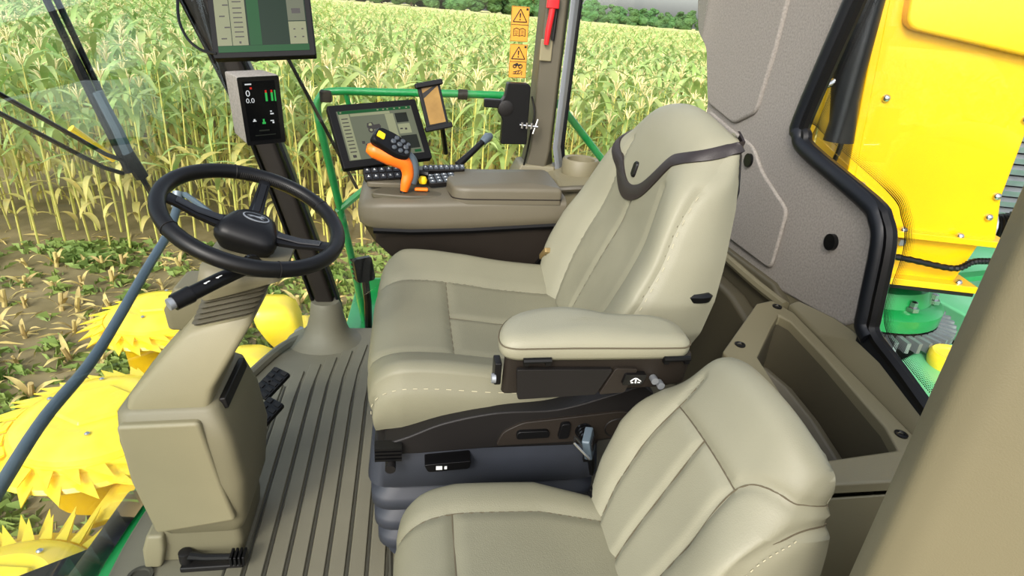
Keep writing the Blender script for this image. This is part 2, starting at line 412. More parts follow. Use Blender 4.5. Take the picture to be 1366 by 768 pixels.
b = MB(); b.prism(rpoly([(2.27, 1.06), (2.05, 1.02), (1.90, 1.00), (1.80, .93), (1.62, .86), (1.62, .66), (2.27, .66)], .03, 4), 1.138, 1.153, lambda a, c, d: (d, a, c))
b.build('padded_relief', 'felt', felt, bevel=.014, bseg=3)
for (y, z) in ((1.89, .95), (1.40, .84)):
    b = MB(frame((1.141 if y > 1.6 else 1.150, y, z), (0, 1, 0), (0, 0, 1))); b.lathe([(.023, -.012), (.023, .004), (.017, .006), (.012, .001), (.004, .004)], 20); b.T = None
    b.build('trim_clip', 'black', felt)
gas = [(1.50, 1.75), (1.575, 1.45), (1.655, 1.13), (1.640, 1.085), (1.59, 1.05), (1.30, .985), (1.24, .955), (1.205, .90), (1.175, .74), (1.155, .685), (1.05, .65), (.92, .605), (.70, .53), (.44, .48)]
gp = smooth_path([(1.148, y, z) for y, z in gas], 4)
b = MB(); b.tube([(1.146, p[1]+.028, p[2]-.004) for p in gp[:38]], .024, 10); b.build('window_gasket', 'rubber', rw)
b = MB(); b.tube([(1.150, p[1]+.004, p[2]+.0) for p in gp], .017, 8); b.build('gasket_lip', 'black', rw)
glass_poly = [(1.50, 1.75), (1.575, 1.45), (1.645, 1.13), (1.62, 1.09), (1.30, 1.00), (1.235, .96), (1.20, .90), (1.165, .70), (.92, .605), (.42, .47), (.42, 1.75)]
win3 = pane('window_3', [(1.165, y, z) for y, z in glass_poly])
# printed dot border of the rear window: a dark band breaking up into dots
edge = np.array([(y, z) for y, z in glass_poly[:10]]); fr = MB(); pts = smooth_path([(y, z, 0) for y, z in edge], 60)
for i in range(len(pts)-1):
    p, q = pts[i], pts[i+1]; t = (q-p)/np.linalg.norm(q-p); n = np.array((t[1], -t[0], 0)); n = n if (np.array((.9, 1.3, 0))-p) @ n > 0 else -n
    for k in range(7):
        r = .0023*(1-k*.12); c = p+n*(.020+k*.0046)+t*(.5*np.linalg.norm(q-p) if k % 2 else 0)
        fr.add([(1.1635, c[0]+r*math.cos(a), c[1]+r*math.sin(a)) for a in (0, 1.57, 3.14, 4.71)], [(0, 1, 2, 3)])
tag(fr.build('frit_dots', 'ink', win3, smooth=False, recalc=False), kind='stuff')
# ---- lower rear panels behind the driver seat
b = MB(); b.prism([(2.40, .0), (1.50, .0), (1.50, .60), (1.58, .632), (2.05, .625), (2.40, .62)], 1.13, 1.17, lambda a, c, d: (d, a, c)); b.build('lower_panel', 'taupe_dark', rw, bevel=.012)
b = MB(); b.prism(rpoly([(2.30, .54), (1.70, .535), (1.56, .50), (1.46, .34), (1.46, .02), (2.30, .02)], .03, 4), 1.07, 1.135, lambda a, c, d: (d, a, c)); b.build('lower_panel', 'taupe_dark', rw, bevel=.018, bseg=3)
b = MB(); b.prism([(1.60, 0), (1.60, .66), (1.26, .68), (1.17, .69), (.92, .60), (.46, .47), (.46, 0)], 1.157, 1.172, lambda a, c, d: (d, a, c)); b.build('lower_panel', 'taupe', rw)
b = MB(); b.tube(smooth_path([(1.12, 2.3, .60), (1.12, 1.9, .605), (1.12, 1.64, .60), (1.125, 1.48, .60)], 4), .016, 8); b.build('panel_bead', 'taupe', rw)
b = MB(); b.rings([[(1.118, y, z-.06), (1.118, y, z+.004), (1.150, y, zt), (1.150, y, z-.06)] for y, z, zt in ((.46, .516, .50), (.9, .56, .585), (1.16, .586, .665), (1.30, .60, .66), (1.46, .616, .632))]); b.build('sill_strip', 'taupe', rw, bevel=.008)
b = MB(); b.rings([[(1.140, y, z-.05), (1.140, y, z+.03), (1.153, y, z+.04), (1.153, y, z-.05)] for y, z in ((.46, .47), (.9, .570), (1.14, .65), (1.20, .66))]); b.build('sill_seal', 'rubber', rw, bevel=.004)

# ---- storage tray unit on the rear left
tr = thing('storage_tray', 'taupe moulded storage bin with open compartment under the rear window', 'storage bin', (.95, 1.05, 0))
def tz(y): return .56+.1*(y-.9)
outer = [(.80, .80), (1.112, .80), (1.112, .90), (1.112, 1.20), (1.112, 1.42), (1.08, 1.488), (1.02, 1.468), (.80, 1.235)]
inner = [(.85, .862), (1.040, .882), (1.060, .95), (1.074, 1.20), (1.074, 1.37), (1.055, 1.405), (1.0, 1.345), (.885, 1.21)]
N = len(outer)
b = MB(); vs = [(x, y, tz(y)) for x, y in outer]+[(x, y, tz(y)) for x, y in inner]+[(x, y, tz(y)-.024) for x, y in outer]+[(x, y, tz(y)-.03) for x, y in inner]
fs = []
for i in range(N):
    j = (i+1) % N; fs += [(i, j, N+j, N+i), (2*N+i, 2*N+j, j, i), (N+i, N+j, 3*N+j, 3*N+i)]
b.add(vs, fs); b.build('rim_frame', 'taupe', tr, bevel=.006)
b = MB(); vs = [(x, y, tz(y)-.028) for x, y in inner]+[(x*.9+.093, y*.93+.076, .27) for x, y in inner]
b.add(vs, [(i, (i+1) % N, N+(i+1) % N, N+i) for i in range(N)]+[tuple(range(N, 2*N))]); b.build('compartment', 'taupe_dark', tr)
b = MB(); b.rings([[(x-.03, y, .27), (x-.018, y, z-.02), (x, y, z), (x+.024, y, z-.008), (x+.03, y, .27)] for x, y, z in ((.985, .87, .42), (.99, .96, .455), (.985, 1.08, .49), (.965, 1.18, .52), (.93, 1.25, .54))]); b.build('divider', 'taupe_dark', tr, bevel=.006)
b = MB(); b.prism([(.80, .802), (1.11, .802), (1.11, 1.41), (1.08, 1.48), (1.02, 1.46), (.80, 1.23)], .0, .25); b.build('bin_body', 'taupe', tr)
b = MB(); b.prism([(.802, 0), (1.11, 0), (1.11, .515), (.802, .51)], .80, .806, lambda a, c, d: (a, d, c)); b.build('end_panel', 'taupe', tr, bevel=.004)
b = MB(); b.prism([(.80, .0), (.80, .53), (.806, .53), (.806, 0)], .80, 1.23, lambda a, c, d: (a, d, c)); b.build('front_panel', 'taupe', tr)
for (x, y) in ((.862, 1.262), (1.075, 1.448), (1.082, .925)):
    b = MB(); b.lathe([(.014, -.004), (.014, .003), (.009, .004), (.007, .0), (.003, .001)], 16, (x, y, tz(y))); b.build('trim_screw', 'black', tr)

b = MB(); b.box((.86, .46, .24), (.60, .03, .50)); b.build('wall_left', 'brown_plastic', bevel=.008, kind='structure')
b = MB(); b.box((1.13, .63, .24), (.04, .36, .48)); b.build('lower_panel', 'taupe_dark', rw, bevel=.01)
# ---- near rear pillar beside the open door
np_ = tag(thing('trim_3', 'broad taupe door pillar right beside the open cab door', 'pillar', (.6, .36, 0)), kind='structure')
b = MB()
prs = []
for z, dx in ((-.05, .005), (.5, .0), (1.0, 0), (1.6, .0)):
    prs.append([(p[0]+dx, p[1], z) for p in rpoly([(.50, .40), (.515, .37), (.80, .20), (.86, .20), (.86, .46), (.56, .47)], [.012, .01, .01, .01, .01, .02], 3)])
b.rings(prs); b.build('pillar_cover', 'taupe', np_)
b = MB(); b.rings([[(.545, .455, z), (.565, .50-.02*(z > .6), z), (.80, .53-.03*(z > .6), z), (.80, .455, z)] for z in (0, .3, .50, .62, .68)]); b.build('inner_cover', 'brown_plastic', np_, bevel=.02)
b = MB(); b.tube([(.66, .262, -.05), (.66, .262, 1.6)], .012, 8); b.build('door_seal', 'rubber', np_)
# ================================================================== STEERING
def rsec(x0, x1, y0, y1, z, r=.025, tx=0., ty=0., n=4):
    """rounded rectangle ring; tx,ty slope the ring in z along x and y"""
    cx, cy = (x0+x1)/2, (y0+y1)/2
    return [(p[0], p[1], z+tx*(p[0]-cx)+ty*(p[1]-cy)) for p in rpoly([(x0, y0), (x1, y0), (x1, y1), (x0, y1)], r, n)]
col = thing('steering_pedestal', 'taupe steering column with ribbed boot, wide base and black three-spoke wheel', 'steering column', (-.53, 1.31, 0))
b = MB(); b.rings([rsec(-.628, -.425, 1.205, 1.42, 0, .02), rsec(-.628, -.42, 1.205, 1.42, .05, .02), rsec(-.61, -.425, 1.21, 1.42, .12, .02)]); b.build('foot', 'taupe', col, bevel=.006)
b = MB(); b.rings([rsec(-.655, -.615, 1.185, 1.235, 0, .01), rsec(-.652, -.60, 1.185, 1.25, .06, .012), rsec(-.64, -.60, 1.195, 1.25, .10, .012)]); b.build('foot_cover', 'taupe_light', col, bevel=.008)
b = MB(); b.rings([rsec(-.600, -.415, 1.20, 1.43, .10, .03), rsec(-.612, -.400, 1.185, 1.44, .135, .03, .05), rsec(-.634, -.385, 1.17, 1.455, .28, .035), rsec(-.645, -.400, 1.175, 1.45, .40, .03), rsec(-.640, -.425, 1.185, 1.44, .475, .028, .02), rsec(-.630, -.435, 1.20, 1.43, .487, .028, .02)])
basep = b.build('base_housing', 'taupe', col, angle=60)
b = MB(); b.prism(rpoly([(-.600, .135), (-.415, .165), (-.435, .28), (-.462, .462), (-.632, .458), (-.628, .30)], .012, 3), 1.166, 1.20, lambda a, c, d: (a, d, c)); b.build('front_panel', 'taupe_light', basep, bevel=.012, bseg=3)
b = MB(); b.box((-.422, 1.31, .475), (.016, .18, .03), Matrix.Rotation(-.15, 3, 'Y')); b.build('gap_shadow', 'charcoal', basep, bevel=.004)
b = MB(); b.rings([rsec(-.622, -.445, 1.195, 1.415, .478, .018, .02), rsec(-.612, -.430, 1.197, 1.415, .52, .020, .12), rsec(-.505, -.345, 1.232, 1.425, .655, .024, .25), rsec(-.49, -.345, 1.24, 1.415, .672, .024, .25)])
b.build('column_body', 'taupe_light', col, angle=60)
b = MB()
rr = []
for k in range(15):
    t = k/14; z = .655+.095*t; cx = -.415+.045*t; g = .008 if k % 2 else 0.
    rr.append(rsec(cx-.076+g, cx+.066-g, 1.248+g, 1.415-g, z, .02, .25))
b.rings(rr); b.build('ribbed_boot', 'taupe_dark', col, angle=20)
b = MB(); b.rings([rsec(-.45, -.30, 1.245, 1.44, .745, .03, .3), rsec(-.455, -.275, 1.235, 1.45, .772, .035, .1, .05), rsec(-.445, -.275, 1.238, 1.45, .797, .035, -.1, .05), rsec(-.42, -.30, 1.265, 1.43, .805, .03, -.2, .05)]); b.build('column_shroud', 'taupe', col, angle=60)
b = MB(); b.rings([rsec(-.565, -.48, 1.34, 1.44, .60, .02), rsec(-.56, -.46, 1.32, 1.44, .66, .02), rsec(-.53, -.44, 1.32, 1.43, .72, .02)]); b.build('side_housing', 'taupe', col, bevel=.008)
st = MB(); st.tube([(-.335, 1.235, .815), (-.38, 1.175, .81), (-.42, 1.13, .80)], [.014, .015, .015], 12); st.tube([(-.42, 1.13, .80), (-.445, 1.105, .793)], [.0175, .0165], 12)
stalk = st.build('stalk', 'black', col)
b = MB(); b.lathe([(.022, 0), (.022, .012), (.016, .014)], 16); b.v = [tuple(Vector((-.33, 1.238, .815))+frame((0, 0, 0), (0, 0, 1), (.7, .4, 0)).to_3x3() @ Vector(v)) for v in b.v]; b.build('stalk_collar', 'black_gloss', stalk)
b = MB(); b.tube([(-.443, 1.106, .794), (-.452, 1.098, .792)], .012, 10); b.build('stalk_cap', 'grey_steel', stalk)
for k, t in enumerate((.25, .6)):
    p = Vector((-.37, 1.185, .81)).lerp(Vector((-.42, 1.13, .80)), t)
    b = MB(frame(p+Vector((.006, -.008, .0145)), (-.05, -.055, -.01), (.5, -.5, .2))); b.box((0, 0, 0), (.010, .004, .001)); b.box((.004, .004, 0), (.003, .006, .001)); b.box((-.006, -.002, 0), (.003, .006, .001)); b.build('stalk_symbol', 'white_print', stalk)

nrm = Vector((.329, -.179, .927)).normalized()
TW = frame((-.348, 1.358, .883), (1, 0, -.35), nrm.cross(Vector((1, 0, -.35))))
def wl(x, y, z): return TW @ Vector((x, y, z))
rp = [wl(.1885*math.cos(a), .1885*math.sin(a), 0) for a in np.linspace(0, 2*math.pi, 73)[:-1]]
b = MB(); b.tube(rp, .0172, 14, closed=True); sw = b.build('steering_wheel', 'black', col, label='black leather steering wheel with three spokes'); rim = sw
for a in (48, 118, 228, 300):
    p = [wl((.1885+.0176*math.cos(q))*math.cos(math.radians(a)), (.1885+.0176*math.cos(q))*math.sin(math.radians(a)), .0176*math.sin(q)) for q in np.linspace(0, 2*math.pi, 17)[:-1]]
    b = MB(); b.tube(p, .0012, 5, closed=True); b.build('rim_seam', 'charcoal', rim)
b = MB()
for k in range(46):                                    # lacing on the inner rim
    a = math.radians(50+k*66/46)
    for q0, q1 in ((150, 190),): 
        P = [wl((.1885+.0178*math.cos(math.radians(q)))*math.cos(a+.004*i), (.1885+.0178*math.cos(math.radians(q)))*math.sin(a+.004*i), .0178*math.sin(math.radians(q))) for i, q in enumerate((q0, 170, q1))]
        b.tube(P, .0011, 4)
tag(b.build('lacing', 'charcoal', rim), kind='stuff')
b = MB(); b.tube([wl(0, 0, -.10), wl(0, 0, -.05)], [.05, .045], 16); b.build('column_neck', 'black', col)
for a, w0 in ((96, .034), (189, .044), (-6, .044)):
    ca, sa = math.cos(math.radians(a)), math.sin(math.radians(a)); R = []
    for r, wd, z, th in ((.035, w0*1.25, -.030, .018), (.07, w0, -.032, .016), (.11, w0*.85, -.024, .014), (.15, w0*.75, -.010, .013), (.186, w0*.85, 0, .012)):
        R.append([wl(ca*r-sa*u*wd/2, sa*r+ca*u*wd/2, z+h*th/2) for u, h in ((-1, -.6), (-1, .5), (-.6, 1), (.6, 1), (1, .5), (1, -.6), (.5, -1), (-.5, -1))])
    b = MB(); b.rings(R); b.build('spoke', 'black', sw, angle=50)
    R = []
    for r, z in ((.06, -.0225), (.11, -.0160), (.155, -.0015)):
        R.append([wl(ca*r-sa*u*w0*.26, sa*r+ca*u*w0*.26, z+h) for u, h in ((-1, 0), (-.8, .002), (.8, .002), (1, 0))])
    b = MB(); b.rings(R); b.build('spoke_inlay', 'black_gloss', sw)
b = MB(TW); b.rings([[(p[0]*k, p[1]*k+o_, z) for p in rpoly([(-.074, -.058), (.074, -.058), (.046, .045), (-.046, .045)], [.04, .04, .03, .03], 5)] for k, o_, z in ((.8, 0, -.075), (1.0, 0, -.05), (1.03, 0, -.034), (.92, .004, -.018), (.62, .010, -.008))]); hub = b.build('hub', 'black', sw, angle=50)
em = MB(TW); em.rings([[(.029*math.cos(a)*k+.004, .0155*math.sin(a)*k+.012, z) for a in np.linspace(0, 2*math.pi, 29)[:-1]] for k, z in ((1, -.008), (1, -.0062), (.94, -.0058))]); em.build('emblem', 'grey_steel', sw)
em = MB(TW); em.rings([[(.026*math.cos(a)*k+.004, .0128*math.sin(a)*k+.012, z) for a in np.linspace(0, 2*math.pi, 29)[:-1]] for k, z in ((1, -.0062), (1, -.0054))]); em.build('emblem_field', 'black', sw)
deer = [(-.019, -.004), (-.016, -.001), (-.010, .001), (-.002, .002), (.004, .003), (.009, .006), (.010, .010), (.012, .006), (.016, .010), (.014, .005), (.019, .004), (.014, .002), (.011, .000), (.013, -.003), (.018, -.004), (.013, -.005), (.008, -.002), (.002, -.002), (-.004, -.001), (-.008, -.003), (-.013, -.007), (-.011, -.003), (-.015, -.003)]
em = MB(TW); em.prism([(x+.004, y+.0115) for x, y in deer], -.0054, -.0046); em.build('leaping_deer', 'grey_steel', sw, smooth=False)

# ---- pedals
def pedal(name, label, c, xd, yd, w_, h, grp=None):
    t = thing(name, label, 'pedal', (c[0], c[1], 0), grp); T = frame(c, xd, yd)
    b = MB(T); b.prism(rpoly([(-w_/2, -h/2), (w_/2, -h/2), (w_/2, h/2), (-w_/2, h/2)], .01, 3), -.016, 0); p = b.build('pad', 'black', t, bevel=.004)
    for i in range(5):
        y = -h/2+h*(i+.5)/5
        for s in (-1, 1):
            b = MB(T); b.box((s*w_*.27, y, .001), (w_*.34, h*.12, .005)); b.build('tread_bar', 'charcoal', p, bevel=.001, bseg=1)
    b = MB(T); b.lathe([(.009, 0), (.009, .004), (.005, .004), (.005, 0)], 14); b.build('boss', 'charcoal', p)
    q = T @ Vector((0, .0, -.012)); b = MB(); b.tube(smooth_path([q, q+Vector((-.03, .005, -.02)), (c[0]-.085, c[1]+.01, .012), (c[0]-.10, c[1]+.01, .0)], 4), .008, 8); b.build('arm', 'black', t)
    return t
pedal('brake_pedal', 'black brake pedal farther from the column, towards the side window', (-.462, 1.79, .15), (.77, -.64, 0), (.25, .85, .38), .075, .115)
pedal('brake_pedal', 'black brake pedal right beside the steering column base', (-.452, 1.625, .14), (.77, -.64, 0), (.25, .85, .38), .070, .120)
fp = thing('foot_lever', 'black foot lever lying at the base of the steering column', 'pedal', (-.47, 1.18, 0))
b = MB(); b.tube([(-.555, 1.19, .035), (-.50, 1.175, .040), (-.44, 1.17, .042)], [.012, .009, .008], 8); b.build('lever_arm', 'black', fp)
for k in range(4):
    b = MB(); b.box((-.437+k*.010, 1.168, .042), (.007, .035, .030)); b.build('tread_bar', 'black', fp, bevel=.002, bseg=1)
b = MB(); b.lathe([(.016, 0), (.016, .03), (.012, .032)], 14, (-.555, 1.19, .016)); b.build('pivot', 'charcoal', fp)
b = MB(); b.box((-.49, 1.19, .008), (.15, .05, .016)); b.build('mount_plate', 'charcoal', fp, bevel=.004)

# ================================================================== DRIVER SEAT
ds = thing('driver_seat', 'large beige leather driver seat with high back on dark suspension base', 'seat', (.2, 1.5, 0))
prof_c = [(-.055, .415), (-.095, .455), (-.105, .505), (-.085, .548), (-.03, .572), (.06, .572), (.16, .560), (.30, .542), (.47, .532)]
PC = np.array([p for p in smooth_path([(a, c, 0) for a, c in prof_c], 12)])[:, :2]
seg = np.r_[0, np.cumsum(np.linalg.norm(np.diff(PC, axis=0), axis=1))]; seg /= seg[-1]
def lerp_pts(xs, ys, x): return float(np.interp(x, xs, ys))
def smoothst(x): x = min(max(x, 0), 1); return x*x*(3-2*x)
def cush(s, t):
    x = float(np.interp(t, seg, PC[:, 0])); z = float(np.interp(t, seg, PC[:, 1])); a = abs(s); sg = 1 if s > 0 else -1
    wid = lerp_pts([0, .12, .3, .6, 1], [.88, .93, 1.0, 1.0, .93], t)
    fade = smoothst((t-.10)/.22)
    if a <= .5: y = a/.5*.215; dz = -.010*(1-(a/.5)**2)*fade
    elif a <= .8:
        q = (a-.5)/.3; y = .215+.135*math.sin(q*math.pi/2*.95); dz = fade*(.040*math.sin(min(q*1.25, 1)*math.pi/2)-.018*max(0, q-.6)/.4)
    else:
        q = (a-.8)/.2; y = .350+.018*math.sin(q*math.pi); dz = fade*(.022)-(.02+(z-.43))*q*.92
    if sg > 0 and a > .5: dz += fade*.018*math.sin(min((a-.5)/.3, 1)*math.pi/2)
    x += .055*max(0, a-.35)**1.6*(1-min(t/.45, 1))*1.6
    return np.array((x, 1.5+sg*y*wid, z+dz))
c1 = MB(); c1.box((.19, 1.5, .44), (.46, .56, .07)); cushion = c1.build('cushion', 'leather_seat', ds, bevel=.02)
tT = .50
pad(cush, 80, 60, [('side_bolster', -1, -.5, 0, 1), ('side_bolster', .5, 1, 0, 1), ('front_panel', -.5, .5, 0, tT, 'leather_seat'), ('seat_panel', -.5, 0, tT, 1, 'leather_seat'), ('seat_panel', 0, .5, tT, 1, 'leather_seat')],
    [[(-.5, .06), (-.5, .5), (-.5, 1)], [(.5, .06), (.5, .5), (.5, 1)], [(-.5, tT), (0, tT), (.5, tT)], [(0, tT), (0, .75), (0, 1)], [(-.82, .04), (-.82, .5), (-.82, 1)]], cushion, 'leather_seat', depth=.009, width=.011,
    stitch=[[(-.845, .10), (-.845, .5), (-.845, 1)]])
# backrest
FC = np.array(smooth_path([(.455, .53, 0), (.49, .62, 0), (.535, .73, 0), (.58, .84, 0), (.602, .94, 0), (.622, 1.04, 0), (.64, 1.105, 0), (.668, 1.148, 0), (.705, 1.163, 0), (.74, 1.155, 0), (.76, 1.12, 0)], 10))[:, :2]
sg2 = np.r_[0, np.cumsum(np.linalg.norm(np.diff(FC, axis=0), axis=1))]; sg2 /= sg2[-1]
def back(s, t):
    x = float(np.interp(t, sg2, FC[:, 0])); z = float(np.interp(t, sg2, FC[:, 1])); a = abs(s); sg = 1 if s > 0 else -1
    hw = lerp_pts([0, .08, .2, .32, .45, .6, .7, .8, .9, 1], [.275, .315, .350, .350, .325, .285, .258, .225, .19, .16], t)
    inn = hw*lerp_pts([0, .5, .75, 1], [.50, .54, .58, .6], t)
    bol = lerp_pts([0, .15, .35, .6, .75, 1], [.045, .062, .055, .025, -.005, -.01], t)
    dep = lerp_pts([0, .2, .5, .7, .85, 1], [.13, .15, .155, .13, .07, .03], t)
    if a <= .45: y = a/.45*inn; dx = -bol*.10*(a/.45)**2
    elif a <= .72:
        q = (a-.45)/.27; y = inn+(hw-inn)*math.sin(q*math.pi/2); dx = -bol*(.10+.90*math.sin(q*math.pi*.62)/1.0)+.055*max(0, q-.35)**2*(1+smoothst((t-.5)/.2))
    else:
        q = (a-.72)/.28; y = hw+.014*math.sin(q*math.pi)-.02*q*q; dx = -bol*(.10+.9*math.sin(math.pi*.62))+.055*.4225*(1+smoothst((t-.5)/.2))
        xr = float(np.interp(z, [.5, .65, .83, .97, 1.13], [.665, .695, .73, .752, .757])); dx += max(xr-(x+dx), .006)*q
    crown = .045*(y/max(hw, .01))**2*smoothst((t-.62)/.2)
    return np.array((min(x+dx+crown*.3, .757), 1.52+sg*y, z-crown))
bk = MB(); bk.rings([[(x, 1.52+u*wd, z) for u, x in ((-1, x0), (1, x0), (1, x1), (-1, x1))] for z, x0, x1, wd in ((.48, .54, .62, .22), (.75, .62, .72, .30), (1.0, .68, .78, .24), (1.10, .72, .80, .17))])
backrest = bk.build('backrest', 'charcoal', ds, bevel=.03)
hp_path = [(.82, .93), (.76, .84), (.62, .70), (.44, .60), (.18, .535), (-.06, .555), (-.26, .625), (-.46, .72), (-.70, .825), (-.98, .885)]
_hs = sorted(hp_path)
def below(s, t): return t < float(np.interp(s, [p[0] for p in _hs], [p[1] for p in _hs]))
bat = pad(back, 88, 72, [('back_bolster', -1, -.727, 0, 1), ('back_bolster', -.727, -.45, 0, 1), ('back_panel', -.45, .045, 0, 1, 'leather_perf', below), ('back_panel', .045, .45, 0, 1, 'leather_perf', below), ('head_panel', -.45, .45, 0, 1, 'leather', lambda s, t: not below(s, t)), ('back_bolster', .45, 1, 0, 1)],
    [[(-.45, 0), (-.45, .3), (-.45, .62)], [(.45, 0), (.45, .3), (.45, .70)], [(.05, 0), (.05, .3), (.03, .55)], [(-.72, 0), (-.72, .3), (-.72, .66)]], backrest, 'leather', depth=.008, width=.010,
    stitch=[[(-.735, .02), (-.735, .3), (-.735, .66)]])
# head pad with dark piping band
strip(bat, hp_path, [.024, .028, .032, .040, .046, .042, .036, .032, .030, .028], .006, 'piping_band', 'leather_dark', backrest, 10)
b0, n0 = bat(.12, .615)
b = MB(frame(Vector(b0), Vector((0, -1, 0)), Vector((.18, .12, .95)))); b.rings([[(p[0]*k, p[1]*k, z) for p in rpoly([(-.012, -.022), (.012, -.022), (.012, .022), (-.012, .022)], .011, 5)] for k, z in ((1, -.01), (1, .004), (.85, .007))]); b.build('adjuster_button', 'black', backrest)
b = MB(); b.lathe([(.05, 0), (.055, .02), (.04, .03)], 20); b.v = [(.66+v[0]*.8, 1.185+v[1]*.35, .765+v[2]*.7) for v in b.v]; b.build('recline_cap', 'black', backrest)
# left armrest box
ar = MB(); ar.prism(rpoly([(.178, .981), (.50, .968), (.575, .979), (.575, 1.075), (.40, 1.085), (.215, 1.07)], .02, 4), .645, .742)
def arm_z(v): return v
ar.v = [(x, y+(z-.742)*-.12, z+(.022*(x-.18)/.4 if z < .7 else 0)) for x, y, z in ar.v]
armb = ar.build('armrest_box', 'brown_plastic', ds, bevel=.008)
pd = [(.172, .995), (.19, .966), (.26, .962), (.50, .962), (.550, .970), (.562, 1.0), (.555, 1.055), (.51, 1.085), (.42, 1.088), (.36, 1.112), (.29, 1.120), (.22, 1.095), (.185, 1.05)]
pdr = [p[:2] for p in smooth_path([(a, c, 0) for a, c in pd], 4, True)]
cx, cy = .375, 1.02
b = MB(); b.rings([[(cx+(x-cx)*k, cy+(y-cy)*k2, z+zz*(1-abs(x-.33)/.30)) for x, y in pdr] for k, k2, z, zz in ((.97, .93, .742, 0), (1.0, 1.0, .750, 0), (1.005, 1.02, .760, .003), (.995, .98, .771, .006), (.95, .84, .780, .008), (.80, .55, .785, .010), (.5, .2, .786, .011))])
b.build('armrest_pad', 'leather', ds, angle=75)
b = MB(); b.tube([(cx+(x-cx)*1.006, cy+(y-cy)*1.022, .768+.004*(1-abs(x-.33)/.3)) for x, y in pdr], .0015, 5, closed=True); b.build('pad_seam', 'seam', ds)
b = MB(); b.prism(rpoly([(.205, .722), (.40, .720), (.372, .660), (.212, .652)], .006, 3), .964, .975, lambda a, c, d: (a, d, c)); b.build('side_inlay', 'charcoal', armb, bevel=.002)
b = MB(); b.prism(rpoly([(.405, .722), (.452, .720), (.432, .664), (.378, .660)], .006, 3), .964, .975, lambda a, c, d: (a, d, c)); b.build('side_inlay', 'brown_plastic', armb, bevel=.002)
for x in (.215, .50):
    b = MB(); b.tube([(x, .960, .745), (x+.055, .960, .746)], .006, 8); b.box((x+.006, .962, .741), (.010, .012, .012)); b.box((x+.049, .962, .741), (.010, .012, .012)); b.build('hinge', 'black', armb)
b = MB(); b.prism(rpoly([(.425, .712), (.470, .711), (.462, .688), (.420, .688)], .004, 3), .956, .970, lambda a, c, d: (a, d, c)); pl = b.build('vent_switch', 'black_gloss', armb)
b = MB(); b.tube(smooth_path([(.436, .955, .697), (.446, .955, .704), (.458, .955, .697)], 4), .0012, 5); b.box((.447, .955, .697), (.003, .002, .008)); b.box((.440, .955, .694), (.005, .002, .002)); b.box((.454, .955, .694), (.005, .002, .002)); b.build('switch_symbol', 'white_print', pl)
for x, z in ((.49, .694), (.505, .682)):
    b = MB(); b.tube([(x, .972, z), (x, .957, z)], .008, 10); b.build('bolt', 'grey_steel', armb)
b = MB(); b.box((.172, 1.0, .70), (.014, .035, .05)); lt = b.build('latch', 'black', armb, bevel=.003)
b = MB(); b.tube([(.168, .985, .69), (.160, .985, .69)], .010, 12); b.build('latch_button', 'grey_steel', lt)
b = MB(); b.tube(smooth_path([(.48, 1.05, .66), (.52, 1.10, .62), (.55, 1.16, .58)], 4), .026, 10); b.build('armrest_bracket', 'charcoal', ds)
# suspension: side cover, rails, bellows
sc = smooth_path([(-.055, .435, 0), (.0, .455, 0), (.08, .490, 0), (.20, .515, 0), (.34, .520, 0), (.46, .555, 0), (.54, .585, 0)], 5)
poly = [(p[0], p[1]) for p in sc]+[(.57, .56), (.56, .44), (.44, .42), (.20, .415), (.02, .405), (-.06, .405)]
b = MB(); b.prism(rpoly(poly, .006, 2), 1.105, 1.17, lambda a, c, d: (a, d, c)); side = b.build('side_cover', 'charcoal', ds, bevel=.010, bseg=3)
b = MB(); b.prism(rpoly([(.20, .425), (.215, .465), (.26, .49), (.36, .50), (.50, .515), (.54, .50), (.53, .44), (.40, .43)], .012, 3), 1.098, 1.108, lambda a, c, d: (a, d, c)); b.build('recess_plate', 'brown_plastic', side, bevel=.004)
b = MB(); b.prism(rpoly([(.245, .450), (.325, .452), (.322, .472), (.248, .471)], .008, 3), 1.088, 1.10, lambda a, c, d: (a, d, c)); b.build('handle', 'black', side, bevel=.003)
b = MB(); b.prism(rpoly([(.345, .448), (.370, .450), (.372, .492), (.350, .490)], .006, 3), 1.086, 1.10, lambda a, c, d: (a, d, c)); b.build('rocker', 'black', side, bevel=.003)
b = MB(frame((.408, 1.10, .463), (1, 0, 0), (0, 0, 1)))
for k in range(4): b.lathe([(.020-k*.002, .0+k*.008), (.0215-k*.002, .003+k*.008), (.020-k*.002, .006+k*.008)], 18)
b.build('weight_knob', 'black_gloss', side)
b = MB(); b.tube([(.41, 1.078, .445), (.415, 1.070, .415)], .006, 8); b.box((.416, 1.068, .408), (.018, .010, .02)); b.build('crank', 'black', side)
b = MB(frame((.49, 1.10, .468), (1, 0, 0), (0, 0, 1))); b.tube([(.030*math.cos(a), .026*math.sin(a), .003) for a in np.linspace(0, 6.28, 25)[:-1]], .0018, 5, closed=True); b.build('round_cap', 'charcoal', side)
b = MB(); b.prism(rpoly([(-.078, .40), (.46, .40), (.46, .43), (-.078, .43)], .01, 3), 1.12, 1.86, lambda a, c, d: (a, d, c)); rail = b.build('upper_frame', 'charcoal', ds, bevel=.006)
b = MB()
for k in range(4): b.box((-.045, 1.098, .420+.010*k-.012), (.06, .03, .006))
b.build('slide_rails', 'black', rail)
b = MB(); b.tube([(-.04, 1.11, .395), (-.04, 1.07, .392)], .012, 12); b.build('slide_knob', 'charcoal', rail)
b = MB(); b.prism(rpoly([(.035, .388), (.145, .395), (.14, .372), (.045, .366)], .006, 3), 1.085, 1.13, lambda a, c, d: (a, d, c)); fl = b.build('front_latch', 'black', rail, bevel=.003)
b = MB(); b.box((.070, 1.0845, .379), (.014, .002, .010)); b.box((.085, 1.0845, .379), (.006, .002, .008)); b.build('latch_symbol', 'white_print', fl)
b = MB(); rr = []
